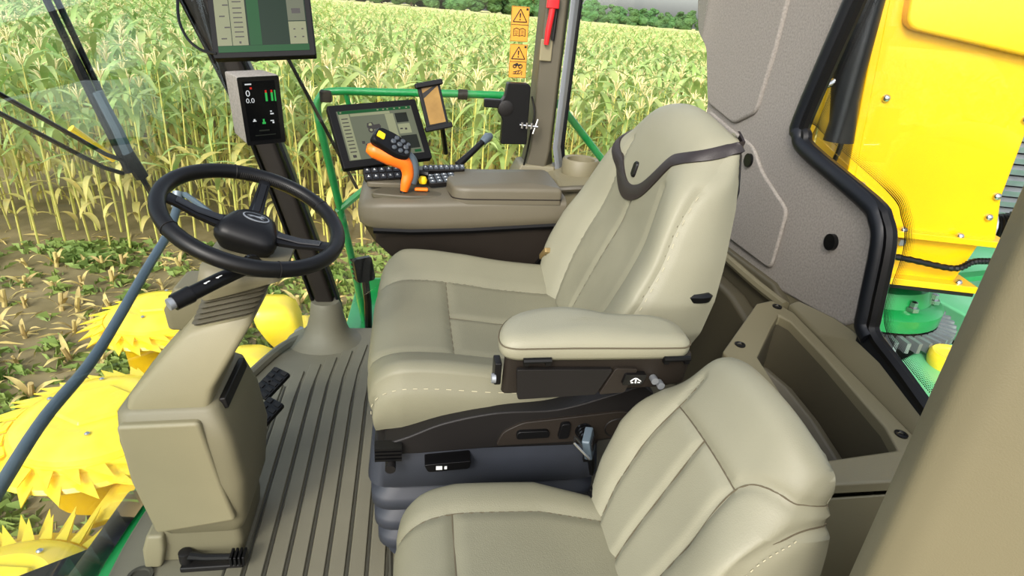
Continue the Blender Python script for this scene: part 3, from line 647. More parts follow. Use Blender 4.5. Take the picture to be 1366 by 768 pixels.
zs = [(.40, .0), (.375, .004), (.30, .012), (.285, -.012), (.272, -.012), (.258, .006), (.222, .006), (.205, -.018), (.195, -.018), (.182, 0), (.148, 0), (.130, -.022), (.122, -.022), (.110, -.008), (.075, -.008), (.06, -.03), (.02, -.03)]
for z, g in zs: rr.append(rsec(-.085-g, .47+g, 1.125-g, 1.86+g, z, .06, n=6))
b.rings(rr); b.build('bellows', 'bellows', ds, angle=70)
b = MB(); b.rings([rsec(-.04, .45, 1.17, 1.84, 0, .03), rsec(-.04, .45, 1.17, 1.84, .04, .03)]); b.build('base_plate', 'charcoal', ds)
# seat belt buckle standing at the far side of the cushion
def buckle(name, label, base, tip, side, m):
    t = thing(name, label, 'buckle', base); d = (Vector(tip)-Vector(base)); T = frame(base, side, d); L = d.length
    b = MB(T); b.prism(rpoly([(-.014, 0), (.014, 0), (.014, L*.6), (-.014, L*.6)], .004, 2), -.004, .004); b.build('stem', 'black', t)
    b = MB(T); b.prism(rpoly([(-.021, L*.5), (.021, L*.5), (.023, L), (-.023, L)], .006, 3), -.009, .009); h = b.build('housing', m, t, bevel=.003)
    b = MB(T); b.prism(rpoly([(-.013, L*.68), (.013, L*.68), (.013, L*.86), (-.013, L*.86)], .003, 2), .009, .0115); b.build('release_button', 'charcoal', h)
    return t
buckle('seat_belt_buckle', 'small bronze seat belt buckle at the far side of the driver cushion', (.44, 1.885, .555), (.395, 1.80, .640), (1, .1, -.1), 'bronze')

# ================================================================== PASSENGER SEAT
ps = thing('passenger_seat', 'smaller beige leather passenger seat beside the open door', 'seat', (.2, .74, 0))
pp = smooth_path([(.0, .30, 0), (-.025, .36, 0), (-.020, .41, 0), (.015, .447, 0), (.07, .460, 0), (.18, .457, 0), (.30, .448, 0), (.40, .440, 0)], 12)
PP = np.array(pp)[:, :2]; sp_ = np.r_[0, np.cumsum(np.linalg.norm(np.diff(PP, axis=0), axis=1))]; sp_ /= sp_[-1]
def pcush(s, t):
    x = float(np.interp(t, sp_, PP[:, 0])); z = float(np.interp(t, sp_, PP[:, 1])); a = abs(s); sg = 1 if s > 0 else -1
    wid = lerp_pts([0, .25, .45, .75, 1], [.84, .90, 1.0, 1.02, .80], t); fade = smoothst((t-.18)/.25)
    if a <= .5: y = a/.5*.135; dz = -.006*(1-(a/.5)**2)*fade
    elif a <= .85: q = (a-.5)/.35; y = .135+.085*math.sin(q*math.pi/2); dz = fade*(.010*math.sin(q*math.pi)-.018*q*q)
    else: q = (a-.85)/.15; y = .220+.006*math.sin(q*math.pi); dz = -fade*.018-(z-.30)*q*.75
    x += .09*max(0, a-.3)**2*(1-min(t/.5, 1))
    return np.array((x, .735+sg*y*wid, z+dz))
c1 = MB(); c1.box((.20, .735, .33), (.34, .36, .10)); pc = c1.build('cushion', 'leather_seat', ps, bevel=.02)
pat = pad(pcush, 60, 56, [('side_bolster', -1, -.5, 0, 1), ('side_bolster', .5, 1, 0, 1), ('front_panel', -.5, .5, 0, .43), ('seat_panel', -.5, .5, .43, 1)],
    [[(.5, .10), (.5, .5), (.5, 1)], [(-.5, .10), (-.5, .5), (-.5, 1)], [(-.5, .43), (0, .43), (.5, .43)], [(.85, .15), (.85, .5), (.85, 1)]], pc, 'leather_seat', depth=.008, width=.010)
PF = np.array(smooth_path([(.375, .43, 0), (.40, .50, 0), (.44, .59, 0), (.485, .69, 0), (.525, .765, 0), (.555, .812, 0), (.588, .820, 0), (.607, .805, 0), (.613, .75, 0), (.613, .68, 0)], 10))[:, :2]
sp2 = np.r_[0, np.cumsum(np.linalg.norm(np.diff(PF, axis=0), axis=1))]; sp2 /= sp2[-1]
def pback(s, t):
    x = float(np.interp(t, sp2, PF[:, 0])); z = float(np.interp(t, sp2, PF[:, 1])); a = abs(s); sg = 1 if s > 0 else -1
    hw = lerp_pts([0, .15, .3, .5, .62, .75, 1], [.165, .195, .205, .195, .175, .155, .14], t); inn = hw*.56
    bol = lerp_pts([0, .3, .6, 1], [.015, .03, .01, 0], t); dep = lerp_pts([0, .3, .55, .7, 1], [.11, .13, .12, .06, .0], t)
    if a <= .5: y = a/.5*inn; dx = -.1*bol*(a/.5)**2
    elif a <= .85: q = (a-.5)/.35; y = inn+(hw-inn)*math.sin(q*math.pi/2); dx = -bol*(.1+.9*math.sin(q*math.pi*.6))+.03*q*q
    else: q = (a-.85)/.15; y = hw+.004*math.sin(q*math.pi); dx = -bol*(.1+.9*math.sin(math.pi*.6))+.03; dx += max(.615-(x+dx), .006)*q
    crown = .045*(y/hw)**2.4*smoothst((t-.35)/.25)
    return np.array((min(x+dx+crown*.5, .615), .758+sg*y, z-crown))
b = MB(); b.rings([[(x, .76+u*wd, z) for u, x in ((-1, x0), (1, x0), (1, x1), (-1, x1))] for z, x0, x1, wd in ((.40, .43, .52, .13), (.60, .49, .60, .16), (.74, .56, .64, .12))])
pb = b.build('backrest', 'leather', ps, bevel=.03)
pad(pback, 80, 64, [('back_bolster', -1, -.5, 0, .5), ('back_bolster', .5, 1, 0, .5), ('back_panel', -.5, 0, 0, .5), ('back_panel', 0, .5, 0, .5), ('top_panel', -1, 1, .5, 1)],
    [[(.5, 0), (.5, .3), (.5, .5), (.55, .62)], [(-.5, 0), (-.5, .3), (-.5, .5), (-.66, .60), (-1, .62)], [(-.5, .5), (0, .5), (.5, .5)], [(0, 0), (0, .25), (0, .5)], [(-.86, 0), (-.86, .3), (-.88, .52), (-1, .56)]], pb, 'leather', depth=.008, width=.010,
    stitch=[[(-.875, .02), (-.875, .3), (-.895, .52)]])
b = MB(); b.rings([rsec(.05, .40, .56, .92, 0, .02), rsec(.05, .40, .56, .92, .30, .02)]); b.build('seat_box', 'charcoal', ps, bevel=.01)
b = MB(); b.box((.388, .905, .455), (.022, .014, .075), Matrix.Rotation(.35, 3, 'Y'))
for k in range(5): b.box((.376+k*.005, .915, .430+k*.013), (.018, .010, .006), Matrix.Rotation(.35, 3, 'Y'))
b.build('hinge', 'black', ps)
bk2 = buckle('seat_belt_buckle', 'blue-grey webbing buckle tucked between the two seats', (.42, 1.03, .40), (.375, .985, .515), (.45, 1, .3), 'grey_tube')
b = MB(); b.tube([(.40, 1.03, .46), (.365, 1.03, .50), (.35, .985, .52), (.385, .975, .485)], .003, 6, closed=True); b.build('belt_ring', 'steel', bk2)
# ================================================================== RIGHT-HAND CONSOLE
con = thing('armrest_console', 'taupe control console right of the driver seat with joystick well and lid', 'console', (.15, 2.05, .45))
def csec(x, y0, y1, zb, zn, zf, r=.03):
    pts = rpoly([(y0+.012, zb), (y0, zb+.03), (y0+.004, zn-.012), (y0+.03, zn), (y1, zf), (y1, zb)], [.008, .012, .012, .02, .02, .01], 3)
    return [(x, p[0], p[1]) for p in pts]
b = MB(); b.rings([csec(-.175, 1.99, 2.18, .675, .715, .73), csec(-.168, 1.955, 2.22, .665, .735, .755), csec(-.145, 1.925, 2.24, .66, .748, .775), csec(-.09, 1.905, 2.25, .655, .758, .79), csec(.05, 1.90, 2.25, .652, .765, .80), csec(.16, 1.90, 2.25, .66, .772, .795), csec(.34, 1.90, 2.25, .675, .780, .795), csec(.52, 1.90, 2.25, .69, .785, .795)])
body = b.build('console_body', 'console', con, angle=50)
b = MB(); b.rings([[(x, 1.915+o_, zt), (x, 2.22, zt), (x, 2.20, zb), (x, 1.945+o_, zb)] for x, zt, zb, o_ in ((-.16, .668, .648, .06), (-.12, .668, .600, .01), (-.06, .668, .545, 0), (.05, .668, .515, 0), (.30, .685, .50, 0), (.52, .70, .50, 0))]); b.build('lower_shell', 'brown_plastic', con, bevel=.012)
b = MB(); b.rings([[(x, 1.9+.004, zt+.008), (x, 1.898, zt), (x, 1.906, zt-.012)] for x, zt in ((-.12, .66), (0, .658), (.2, .668), (.52, .695))]); b.build('shadow_gap', 'black_matte', con)
lidp = rpoly([(.135, 1.925), (.175, 1.905), (.50, 1.90), (.50, 2.16), (.17, 2.16), (.115, 2.06)], [.04, .03, .01, .02, .03, .05], 5)
b = MB(); b.rings([[(.3+(x-.3)*k, 2.03+(y-2.03)*k, z+.03*(x-.1)) for x, y in lidp] for k, z in ((1, .755), (1.0, .796), (.985, .806), (.94, .811), (.5, .813))]); b.build('lid', 'console', con, angle=50)
b = MB(); b.rings([[(.3+(x-.3)*k, 2.03+(y-2.03)*k, z+.03*(x-.1)) for x, y in lidp] for k, z in ((1.006, .770), (1.006, .774))]); b.build('lid_joint', 'brown_plastic', con)
# joystick recess plate
b = MB(); b.prism(rpoly([(-.135, 1.955), (.0, 1.93), (.10, 1.945), (.115, 2.0), (.03, 2.03), (-.10, 2.03)], .025, 4), .752, .772); b.build('recess_plate', 'taupe_dark', con, bevel=.006)
b = MB(); b.prism(rpoly([(-.15, 2.03), (-.02, 2.03), (-.02, 2.10), (-.14, 2.12)], .02, 4), .766, .786); b.build('front_pad', 'console', con, bevel=.006)
# keypads with rows of keys
def keypad(c, xd, yd, w_, h, rows, cols, m='button_black'):
    T = frame(c, xd, yd); b = MB(T); b.prism(rpoly([(-w_/2, -h/2), (w_/2, -h/2), (w_/2, h/2), (-w_/2, h/2)], .012, 3), -.018, 0); kp = b.build('keypad', 'charcoal', con, bevel=.003)
    for i in range(rows):
        for j in range(cols):
            x = -w_/2+w_*(j+.5)/cols; y = -h/2+h*(i+.5)/rows
            b = MB(T); b.prism(rpoly([(x-w_/cols*.4, y-h/rows*.38), (x+w_/cols*.4, y-h/rows*.38), (x+w_/cols*.4, y+h/rows*.38), (x-w_/cols*.4, y+h/rows*.38)], .003, 2), 0, .004); k = b.build('key', m, kp)
            b = MB(T); b.box((x, y, .0043), (w_/cols*.3, .0016, .0006)); b.box((x, y+h/rows*.14, .0043), (w_/cols*.12, .003, .0006)); b.build('key_symbol', 'white_print', k, smooth=False)
keypad((-.085, 2.075, .808), (.94, .30, .02), (-.3, .55, .6), .15, .05, 2, 6)
keypad((.115, 2.115, .825), (.97, .15, .02), (-.2, .85, .35), .15, .030, 1, 8, 'button_grey')
keypad((.105, 2.045, .805), (.95, .25, .05), (-.25, .85, .3), .10, .052, 3, 4, 'button_grey')
b = MB(); b.prism(rpoly([(-.01, 2.05), (.06, 2.05), (.075, 2.12), (.0, 2.12)], .008, 3), .785, .800); b.build('inlay', 'charcoal', con, bevel=.003)
b = MB(); b.box((.035, 1.985, .780), (.045, .018, .010)); b.build('orange_inlay', 'orange', con, bevel=.004)
b = MB(); b.lathe([(.013, 0), (.015, .012), (.010, .022), (.003, .024)], 14, (.040, 2.02, .792)); b.build('speed_knob', 'dot_yellow', con)
b = MB(); b.tube(smooth_path([(-.02, 2.08, .80), (.02, 2.06, .815), (.06, 2.05, .815)], 4), .012, 8); b.build('hand_rest', 'black', con)
# throttle lever
lv = thing('hand_lever', 'black hand lever with grey tip rising behind the console keypads', 'lever', (.19, 2.22, .81))
b = MB(); b.tube([(.17, 2.20, .815), (.215, 2.23, .85), (.27, 2.27, .895)], [.014, .012, .011], 10); b.build('lever_shaft', 'black', lv)
b = MB(); b.tube([(.265, 2.265, .890), (.285, 2.28, .908), (.30, 2.288, .912)], [.014, .018, .011], 10); b.build('lever_tip', 'grey_tube', lv)
# ---- joystick
js = thing('joystick', 'orange and black multi-function joystick on the console', 'joystick', (-.025, 1.97, .755))
b = MB(); b.lathe([(.020, 0), (.018, .02), (.012, .035), (.010, .05)], 14, (-.024, 1.97, .735)); b.build('boot', 'black', js)
b = MB(); b.tube(smooth_path([(-.022, 1.965, .778), (-.016, 1.968, .805), (-.010, 1.975, .835), (-.022, 1.975, .868), (-.058, 1.972, .888), (-.105, 1.968, .905), (-.140, 1.966, .915)], 5),
                 [float(v) for v in np.interp(np.linspace(0, 1, 31), [0, .15, .4, .55, .7, .9, 1], [.012, .016, .020, .025, .029, .024, .012])], 14, flat=1.1); b.build('grip', 'orange', js, angle=70)
b = MB(); b.tube(smooth_path([(.004, 1.985, .80), (.012, 1.99, .838), (.004, 1.992, .875), (-.02, 1.99, .90)], 5), .016, 10); b.build('grip_back', 'grey_tube', js)
TJ = frame((-.062, 1.975, .930), (.80, .10, -.42), (.25, .80, .45))
b = MB(TJ); b.rings([[(x*k, y*k, z) for x, y in rpoly([(-.070, -.030), (.02, -.046), (.066, -.034), (.066, .030), (.0, .040), (-.060, .034)], .02, 4)] for k, z in ((.75, -.030), (.98, -.012), (1.0, .004), (.92, .012))]); hd = b.build('head', 'black', js, angle=50)
for (x, y, r) in ((.0, .0, .009), (.022, .0, .009), (.044, .002, .009), (.008, .020, .008), (.030, .020, .008), (.050, .018, .007), (.008, -.022, .008), (.030, -.022, .008), (.050, -.016, .007)):
    b = MB(TJ); b.lathe([(r, .010), (r, .016), (r*.8, .018)], 10, (x, y, 0)); b.build('button', 'button_grey', hd)
b = MB(TJ); b.prism(rpoly([(-.056, -.012), (-.030, -.014), (-.030, .010), (-.054, .012)], .004, 3), .010, .016); b.build('yellow_button', 'dot_yellow', hd, bevel=.002)

# ================================================================== SCREENS
def screen(name, label, c, x, up, w_, h, bez, th=.03, cat='monitor'):
    t = thing(name, label, cat, Vector(c)-Vector(up).normalized()*h/2); T = frame(c, x, up)
    b = MB(T); b.prism(rpoly([(-w_/2, -h/2), (w_/2, -h/2), (w_/2, h/2), (-w_/2, h/2)], .007, 3), -th, 0); b.build('casing', 'black_matte', t, bevel=.003)
    sc_ = MB(T); sc_.prism([(-w_/2+bez, -h/2+bez), (w_/2-bez, -h/2+bez), (w_/2-bez, h/2-bez), (-w_/2+bez, h/2-bez)], -.002, .0008)
    return t, T, sc_
def tile(T, x0, x1, y0, y1, m, parent, name='screen_tile', z=.0010):
    b = MB(T); b.prism([(x0, y0), (x1, y0), (x1, y1), (x0, y1)], z-.0002, z); return b.build(name, m, parent, smooth=False)
def dashes(T, spots, m, parent, z=.0014):
    b = MB(T)
    for x, y, w_, h in spots: b.prism([(x-w_/2, y-h/2), (x+w_/2, y-h/2), (x+w_/2, y+h/2), (x-w_/2, y+h/2)], z-.0002, z)
    return tag(b.build('screen_marks', m, parent, smooth=False), kind='stuff')
# upper pillar monitor
X1, UP1 = Vector((.992, .084, .096)), Vector((-.125, .473, .872)); C1 = Vector((-.456, 2.11, 1.237))+UP1*.035
t1, T1, s1 = screen('pillar_monitor', 'large black touchscreen with green display high on the front pillar', C1, X1, UP1, .30, .25, .017)
s = s1.build('screen', 'scr_deep', t1, smooth=False)
tile(T1, -.133, .133, -.108, -.088, 'scr_green', s); tile(T1, -.133, -.092, -.087, .105, 'scr_pale', s); tile(T1, -.090, -.045, -.087, .105, 'scr_pale', s)
tile(T1, -.040, -.005, -.087, .105, 'scr_green', s); tile(T1, .078, .130, -.087, -.016, 'scr_pale', s); tile(T1, .078, .130, -.013, .105, 'scr_grey', s)
dashes(T1, [(-.113+.012*(k % 2), y, .016, .004) for k, y in enumerate((-.065, -.03, .005, .04))]+[(-.068, y, .026, .0035) for y in (-.06, -.045, -.03, -.015, 0, .015, .03, .05)]+[(-.068, -.078, .006, .007), (.104, .018, .026, .016), (.094, -.04, .006, .004), (.118, -.04, .006, .004), (.094, -.065, .006, .004), (.118, -.065, .006, .004)], 'ink', s)
b = MB(); b.tube(smooth_path([C1-UP1*.10+Vector((-.02, .04, 0)), C1-UP1*.12+Vector((-.06, .12, -.02)), C1-UP1*.10+Vector((-.10, .20, -.02))], 4), .016, 8); b.build('mount_arm', 'grey_steel', t1)
b = MB(); b.tube(smooth_path([C1+X1*-.14+UP1*-.11, C1+X1*-.185+UP1*-.095, C1+X1*-.222+UP1*-.05, C1+X1*-.235+UP1*.03, C1+X1*-.235+UP1*.20+Vector((0, .08, 0))], 5), .0045, 6)
b.build('monitor_cable', 'black', label='black cable looping down to the upper pillar monitor', cat='cable')
# corner post display with numbers
X2, UP2, C2 = Vector((.933, .351, .074)), Vector((.02, -.256, .966)), Vector((-.443, 1.953, 1.013))
t2 = thing('post_display', 'small grey-housed display with speed numbers on the front pillar', 'display', C2-UP2*.107); T2 = frame(C2, X2, UP2)
b = MB(T2); R = [[(p[0]*k+ox, p[1]*k2, z) for p in rpoly([(-.0575, -.1065), (.0575, -.1065), (.0575, .1065), (-.0575, .1065)], .006, 3)] for k, k2, ox, z in ((.70, .80, -.035, -.10), (.90, .93, -.028, -.07), (1, 1, 0, -.010), (1, 1, 0, -.002))]; b.rings(R); b.build('housing', 'felt', t2, bevel=.002)
b = MB(T2); b.prism(rpoly([(-.0575, -.1065), (.0575, -.1065), (.0575, .1065), (-.0575, .1065)], .006, 3), -.002, .001); b.build('bezel', 'black_gloss', t2)
b = MB(T2); b.prism([(-.046, -.092), (.044, -.092), (.044, .094), (-.046, .094)], .0008, .0016); s2 = b.build('screen', 'scr_black', t2, smooth=False)
text_mesh('0', .026, T2 @ Matrix.Translation((-.034, .058, .0022)), 'speed_number', 'scr_white', s2); text_mesh('0.0', .020, T2 @ Matrix.Translation((-.030, .036, .0022)), 'speed_number', 'scr_white', s2)
dashes(T2, [(-.030, .086, .018, .004)], 'scr_white', s2, .0024); dashes(T2, [(-.024, .074, .006, .006), (.016, .062, .005, .008), (.032, .062, .005, .008)], 'scr_red', s2, .0024)
dashes(T2, [(.016, .045, .006, .026), (.032, .045, .006, .026), (.041, .048, .004, .034), (.0, -.036, .010, .006), (.0, -.028, .005, .010)], 'scr_lime', s2, .0024)
dashes(T2, [(-.026, -.028, .010, .003), (-.026, -.024, .005, .005), (.026, -.008, .010, .004), (.024, .0, .005, .004), (.024, -.030, .010, .003), (.027, -.036, .005, .006)], 'scr_white', s2, .0024)
dashes(T2, [(-.002, -.060, .03, .005), (.0, -.075, .06, .003)], 'scr_dark', s2, .0024)
# console monitor with machine drawing
X3, UP3, C3 = Vector((.931, .358, .077)), Vector((-.276, .546, .791)), Vector((-.103, 2.15, .930))
t3, T3, s3 = screen('console_monitor', 'tilted touchscreen with machine drawing standing over the console', C3, X3, UP3, .317, .229, .025)
s = s3.build('screen', 'scr_grey', t3, smooth=False)
tile(T3, -.129, .129, .078, .089, 'scr_green', s); tile(T3, -.129, -.094, -.088, .077, 'scr_pale', s); tile(T3, -.090, .060, -.07, .066, 'scr_grey', s, z=.0012); tile(T3, -.090, .050, .067, .077, 'scr_pale', s)
tile(T3, .030, .060, -.07, .066, 'scr_pale', s, z=.0014); tile(T3, .066, .110, .030, .066, 'scr_dark', s); tile(T3, .066, .110, -.012, .024, 'scr_pale', s); tile(T3, .066, .125, -.070, -.020, 'scr_dark', s); tile(T3, -.080, .125, -.088, -.074, 'scr_grey', s); tile(T3, .10, .125, -.086, -.076, 'scr_green', s, z=.0014)
dashes(T3, [(-.112, y, .022, .0035) for y in np.linspace(-.06, .06, 10)]+[(.076, .006, .010, .005), (.092, .004, .008, .007), (-.112, -.076, .012, .010), (-.07, -.03, .01, .01), (-.06, -.04, .008, .008)], 'ink', s)
dashes(T3, [(x, .084, .006, .004) for x in (-.12, .01, .03, .045, .07, .09, .115)], 'scr_pale', s)
mc = MB(T3); q = lambda x, y: (x-.018, y+.022)
mc.prism([q(*p) for p in [(-.026, .002), (-.022, .016), (-.004, .018), (.0, .008), (.020, .010), (.024, .0), (.018, -.008), (-.020, -.008)]], .0012, .0016)
for x, r in ((-.014, .010), (.014, .008)): mc.prism([q(x+r*math.cos(a), -.010+r*math.sin(a)) for a in np.linspace(0, 6.28, 17)[:-1]], .0012, .0017)
mc.build('machine_drawing', 'ink', s, smooth=False)
mc = MB(T3)
for x, r in ((-.014, .005), (.014, .004)): mc.prism([q(x+r*math.cos(a), -.010+r*math.sin(a)) for a in np.linspace(0, 6.28, 13)[:-1]], .0016, .0020)
mc.prism([q(*p) for p in [(-.019, .006), (-.017, .014), (-.008, .015), (-.007, .006)]], .0014, .0019)
mc.build('machine_drawing', 'scr_pale', s, smooth=False)
b = MB(); b.tube(smooth_path([C3-UP3*.06+Vector((0, .03, 0)), C3-UP3*.10+Vector((.02, .10, -.02)), (-.03, 2.32, .79)], 5), .020, 10); b.build('mount_arm', 'charcoal', t3)
# phone holder
XP, UPP, CP = Vector((.958, .202, .203)), Vector((-.25, .248, .936)), Vector((.076, 2.183, 1.024))
tp = thing('phone_holder', 'black phone cradle with amber phone screen behind the console monitor', 'phone holder', CP-UPP*.075); TP = frame(CP, XP, UPP)
b = MB(TP); b.prism(rpoly([(-.040, -.074), (.040, -.074), (.040, .074), (-.040, .074)], .008, 3), -.016, 0); b.build('cradle', 'black', tp, bevel=.003)
b = MB(TP); b.prism([(-.028, -.060), (.030, -.060), (.030, .064), (-.028, .064)], -.001, .002); ph = b.build('phone_screen', 'phone_screen', tp, smooth=False)
b = MB(TP); b.prism([(-.028, .030), (-.028, .048), (.012, .064), (.028, .064)], .002, .0026); b.build('reflection_bar', 'ink', ph, smooth=False)
for y in (-.074, .074):
    b = MB(TP); b.box((0, y, .004), (.098, .018, .022)); b.build('clamp_jaw', 'black', tp, bevel=.004)
b = MB(); b.tube([CP-UPP*.02+Vector((0, .012, 0)), CP+Vector((.02, .10, -.05)), CP+Vector((.04, .16, -.10))], .010, 8); b.tube([CP+Vector((.04, .16, -.10)), (.14, 2.46, .80)], .010, 8); b.build('support_arm', 'black', tp)
# black bracket box by the pillar
hb = thing('device_bracket', 'black bracket box mounted on the middle pillar under orange stickers', 'bracket', (.38, 2.32, .885))
b = MB(); b.prism(rpoly([(.335, .885), (.435, .888), (.432, 1.10), (.420, 1.11), (.345, 1.108), (.338, 1.06), (.318, 1.03), (.318, 1.00), (.335, .98)], .006, 3), 2.27, 2.31, lambda a, c, d: (a, d, c)); br = b.build('bracket_plate', 'black', hb, bevel=.004)
b = MB(); b.box((.30, 2.295, 1.03), (.07, .03, .03)); b.build('side_arm', 'black', hb, bevel=.004)
b = MB(frame((.345, 2.272, 1.018), (1, 0, 0), (0, 0, 1))); b.lathe([(.028, -.01), (.028, .004), (.02, .007)], 18); b.build('swivel', 'charcoal', br)
b = MB()
for k in range(3): b.tube([(.41+.018*k, 2.262, .95), (.41+.018*k, 2.262, .972)], .006, 8)
b.tube([(.40, 2.262, .962), (.47, 2.262, .958)], .005, 8); b.tube([(.455, 2.27, .93), (.47, 2.27, .985)], .005, 8); b.build('clamp_bolts', 'steel', hb)
b = MB(); b.tube(smooth_path([(.448, 2.32, 1.06), (.462, 2.31, 1.0), (.455, 2.31, .93), (.45, 2.32, .86), (.44, 2.33, .78)], 4), .004, 6); b.build('bracket_cable', 'black', hb)
# rear right shelf with cup holder
sh = thing('side_shelf', 'taupe shelf with round cup holder between console and rear side window', 'shelf', (.65, 2.25, .6))
b = MB(); b.rings([[(x, y0, .62), (x, y0, zt), (x, y0+.05, zt+.012), (x, 2.43, zt+.02), (x, 2.43, .62)] for x, y0, zt in ((.38, 2.262, .715), (.53, 2.262, .755), (.545, 2.12, .765), (.60, 2.10, .775), (.80, 2.10, .785), (.95, 2.14, .78))]); b.build('shelf_body', 'taupe', sh, bevel=.014, bseg=3)
b = MB(); b.lathe([(.072, 0), (.072, .055), (.066, .062), (.055, .058), (.053, .01), (.02, .008)], 28, (.655, 2.265, .785)); b.build('cup_holder', 'taupe', sh, angle=50)
b = MB(); b.tube(smooth_path([(.54, 2.10, .765), (.60, 2.085, .775), (.72, 2.08, .785)], 5), .012, 8); b.build('shelf_bead', 'taupe_dark', sh)
# ---- warning labels on the side window
def sticker(label, c, icon):
    t = thing('warning_label', label, 'sticker', (c[0], 2.432, c[1]-.055)); T = frame((c[0], 2.4375, c[1]), (1, 0, .02), (-.02, 0, 1))
    b = MB(T); b.prism([(-.034, -.061), (.034, -.061), (.034, .061), (-.034, .061)], 0, .0008); b.build('label_sheet', 'orange_label', t, smooth=False)
    b = MB(T)
    for x0, x1, y0, y1 in ((-.033, .033, -.003, -.001), (-.033, .033, .059, .060), (-.033, .033, -.060, -.059), (-.033, -.032, -.06, .06), (.032, .033, -.06, .06)): b.prism([(x0, y0), (x1, y0), (x1, y1), (x0, y1)], .0008, .0012)
    tri = np.array([(-.026, .008), (.026, .008), (0, .052)])
    for i in range(3):
        p, q2 = tri[i], tri[(i+1) % 3]; b.tube([(p[0], p[1], .001), (q2[0], q2[1], .001)], .0018, 5)
    b.prism([(-.002, .022), (.002, .022), (.003, .038), (-.003, .038)], .0008, .0012); b.prism([(-.0025, .013), (.0025, .013), (.0025, .018), (-.0025, .018)], .0008, .0012)
    b.prism([(.022, .048), (.030, .048), (.030, .056), (.022, .056)], .0008, .0012)
    if icon == 'book':
        for s_ in (-1, 1):
            b.tube([(0, -.018, .001), (s_*.012, -.014, .001), (s_*.022, -.018, .001), (s_*.022, -.042, .001), (s_*.012, -.038, .001), (0, -.042, .001)], .0016, 5, closed=True)
            for y in (-.023, -.028, -.033): b.box((s_*.011, y, .001), (.012, .0016, .0006))
    else:
        for x, r in ((-.012, .006), (.010, .007)): b.tube([(x+r*math.cos(a), -.018+r*math.sin(a), .001) for a in np.linspace(0, 6.28, 13)[:-1]], .0022, 5, closed=True)
        b.box((-.001, -.014, .001), (.024, .006, .0006)); b.box((-.004, -.009, .001), (.010, .004, .0006))
        b.tube([(-.018, -.046, .001), (.008, -.046, .001), (.018, -.036, .001), (.016, -.050, .001)], .0016, 5)
        b.tube([(-.016, -.040, .001), (.006, -.034, .001), (.014, -.032, .001)], .0016, 5); b.tube([(-.010, -.046, .001), (-.004, -.036, .001)], .0014, 5); b.tube([(0, -.046, .001), (.006, -.036, .001)], .0014, 5)
    b.build('pictogram', 'ink', t, smooth=False)
sticker('orange warning label with open book symbol on the side window', (.400, 1.303), 'book')
sticker('orange warning label with vehicle and hand symbols on the side window', (.404, 1.172), 'hand')
# ---- red escape hammer
hm = thing('escape_hammer', 'red emergency escape hammer clipped to the middle pillar', 'hammer', (.485, 2.30, 1.235))
b = MB(); b.tube([(.480, 2.300, 1.245), (.482, 2.299, 1.29), (.488, 2.299, 1.34), (.492, 2.299, 1.40)], [.009, .011, .011, .012], 10); b.build('handle', 'red', hm)
b = MB(); b.rings([rsec(.468, .512, 2.286, 2.312, z, .006, n=2) for z in (1.365, 1.375, 1.41)]); b.build('hammer_head', 'red', hm, bevel=.003)
b = MB(); b.tube([(.505, 2.308, 1.26), (.510, 2.308, 1.38)], .006, 8); b.build('blade_slot', 'black', hm)
# ================================================================== OUTSIDE THE CAB
GZ = -2.3
# ---- wiper on the front window
wp = thing('windscreen_wiper', 'black wiper with long blade and twin link arms on the front window', 'wiper', (-.74, 2.04, .45))
bl = [(-.965, 1.95, 1.36), (-.94, 1.962, 1.28), (-.885, 1.985, 1.03), (-.83, 2.0, .80), (-.735, 2.045, .50)]
b = MB(); b.tube(smooth_path([(x-.015, y+.012, z) for x, y, z in bl], 4), .009, 6); b.build('blade', 'black', wp)
b = MB(); b.tube(smooth_path([(x-.030, y-.010, z) for x, y, z in bl[:4]], 4), [.010]*7+[.014]*6, 6); b.build('blade_carrier', 'charcoal', wp)
b = MB(); b.tube([(-.90, 1.975, 1.04), (-.875, 1.99, .93), (-.855, 1.995, .84)], [.014, .018, .020], 8); b.build('arm', 'grey_tube', wp)
b = MB(); b.tube([(-.86, 1.99, .86), (-.835, 2.01, .78)], [.022, .020], 8); b.build('joint', 'black', wp)
for (p, q) in (((-1.05, 1.60, 1.155), (-.865, 1.985, .835)), ((-1.05, 1.58, 1.11), (-.865, 1.955, .805))):
    m_ = Vector(p).lerp(Vector(q), .86); b = MB(); b.tube([p, m_+Vector((0, 0, -.012)), q], .0065, 6); b.build('link_arm', 'black', wp)
b = MB(); b.tube([(-.955, 1.90, .945), (-.885, 1.965, .845)], [.013, .011], 8); b.build('link_sleeve', 'dot_yellow', wp)
# ---- grey tube rail in front of the window
gr = thing('grab_rail', 'bent grey tube rail outside the front window', 'rail', (-.96, 1.7, .2))
b = MB(); b.tube(smooth_path([(-.95, .95, .17), (-.955, 1.25, .23), (-.955, 1.46, .27), (-.955, 1.76, .285), (-.95, 2.2, .39), (-.95, 2.43, .44), (-.95, 2.55, .50)], 6), .017, 10); b.build('rail_tube', 'grey_tube', gr)
b = MB(); b.tube(smooth_path([(-.95, 2.55, .50), (-.94, 2.60, .54), (-.90, 2.58, .535), (-.74, 2.50, .44)], 5), .012, 8); b.build('rail_bracket', 'grey_tube', gr)
b = MB(); b.tube([(-.955, 2.56, .50), (-.955, 2.60, .555)], .02, 10); b.build('end_fitting', 'grey_steel', gr)
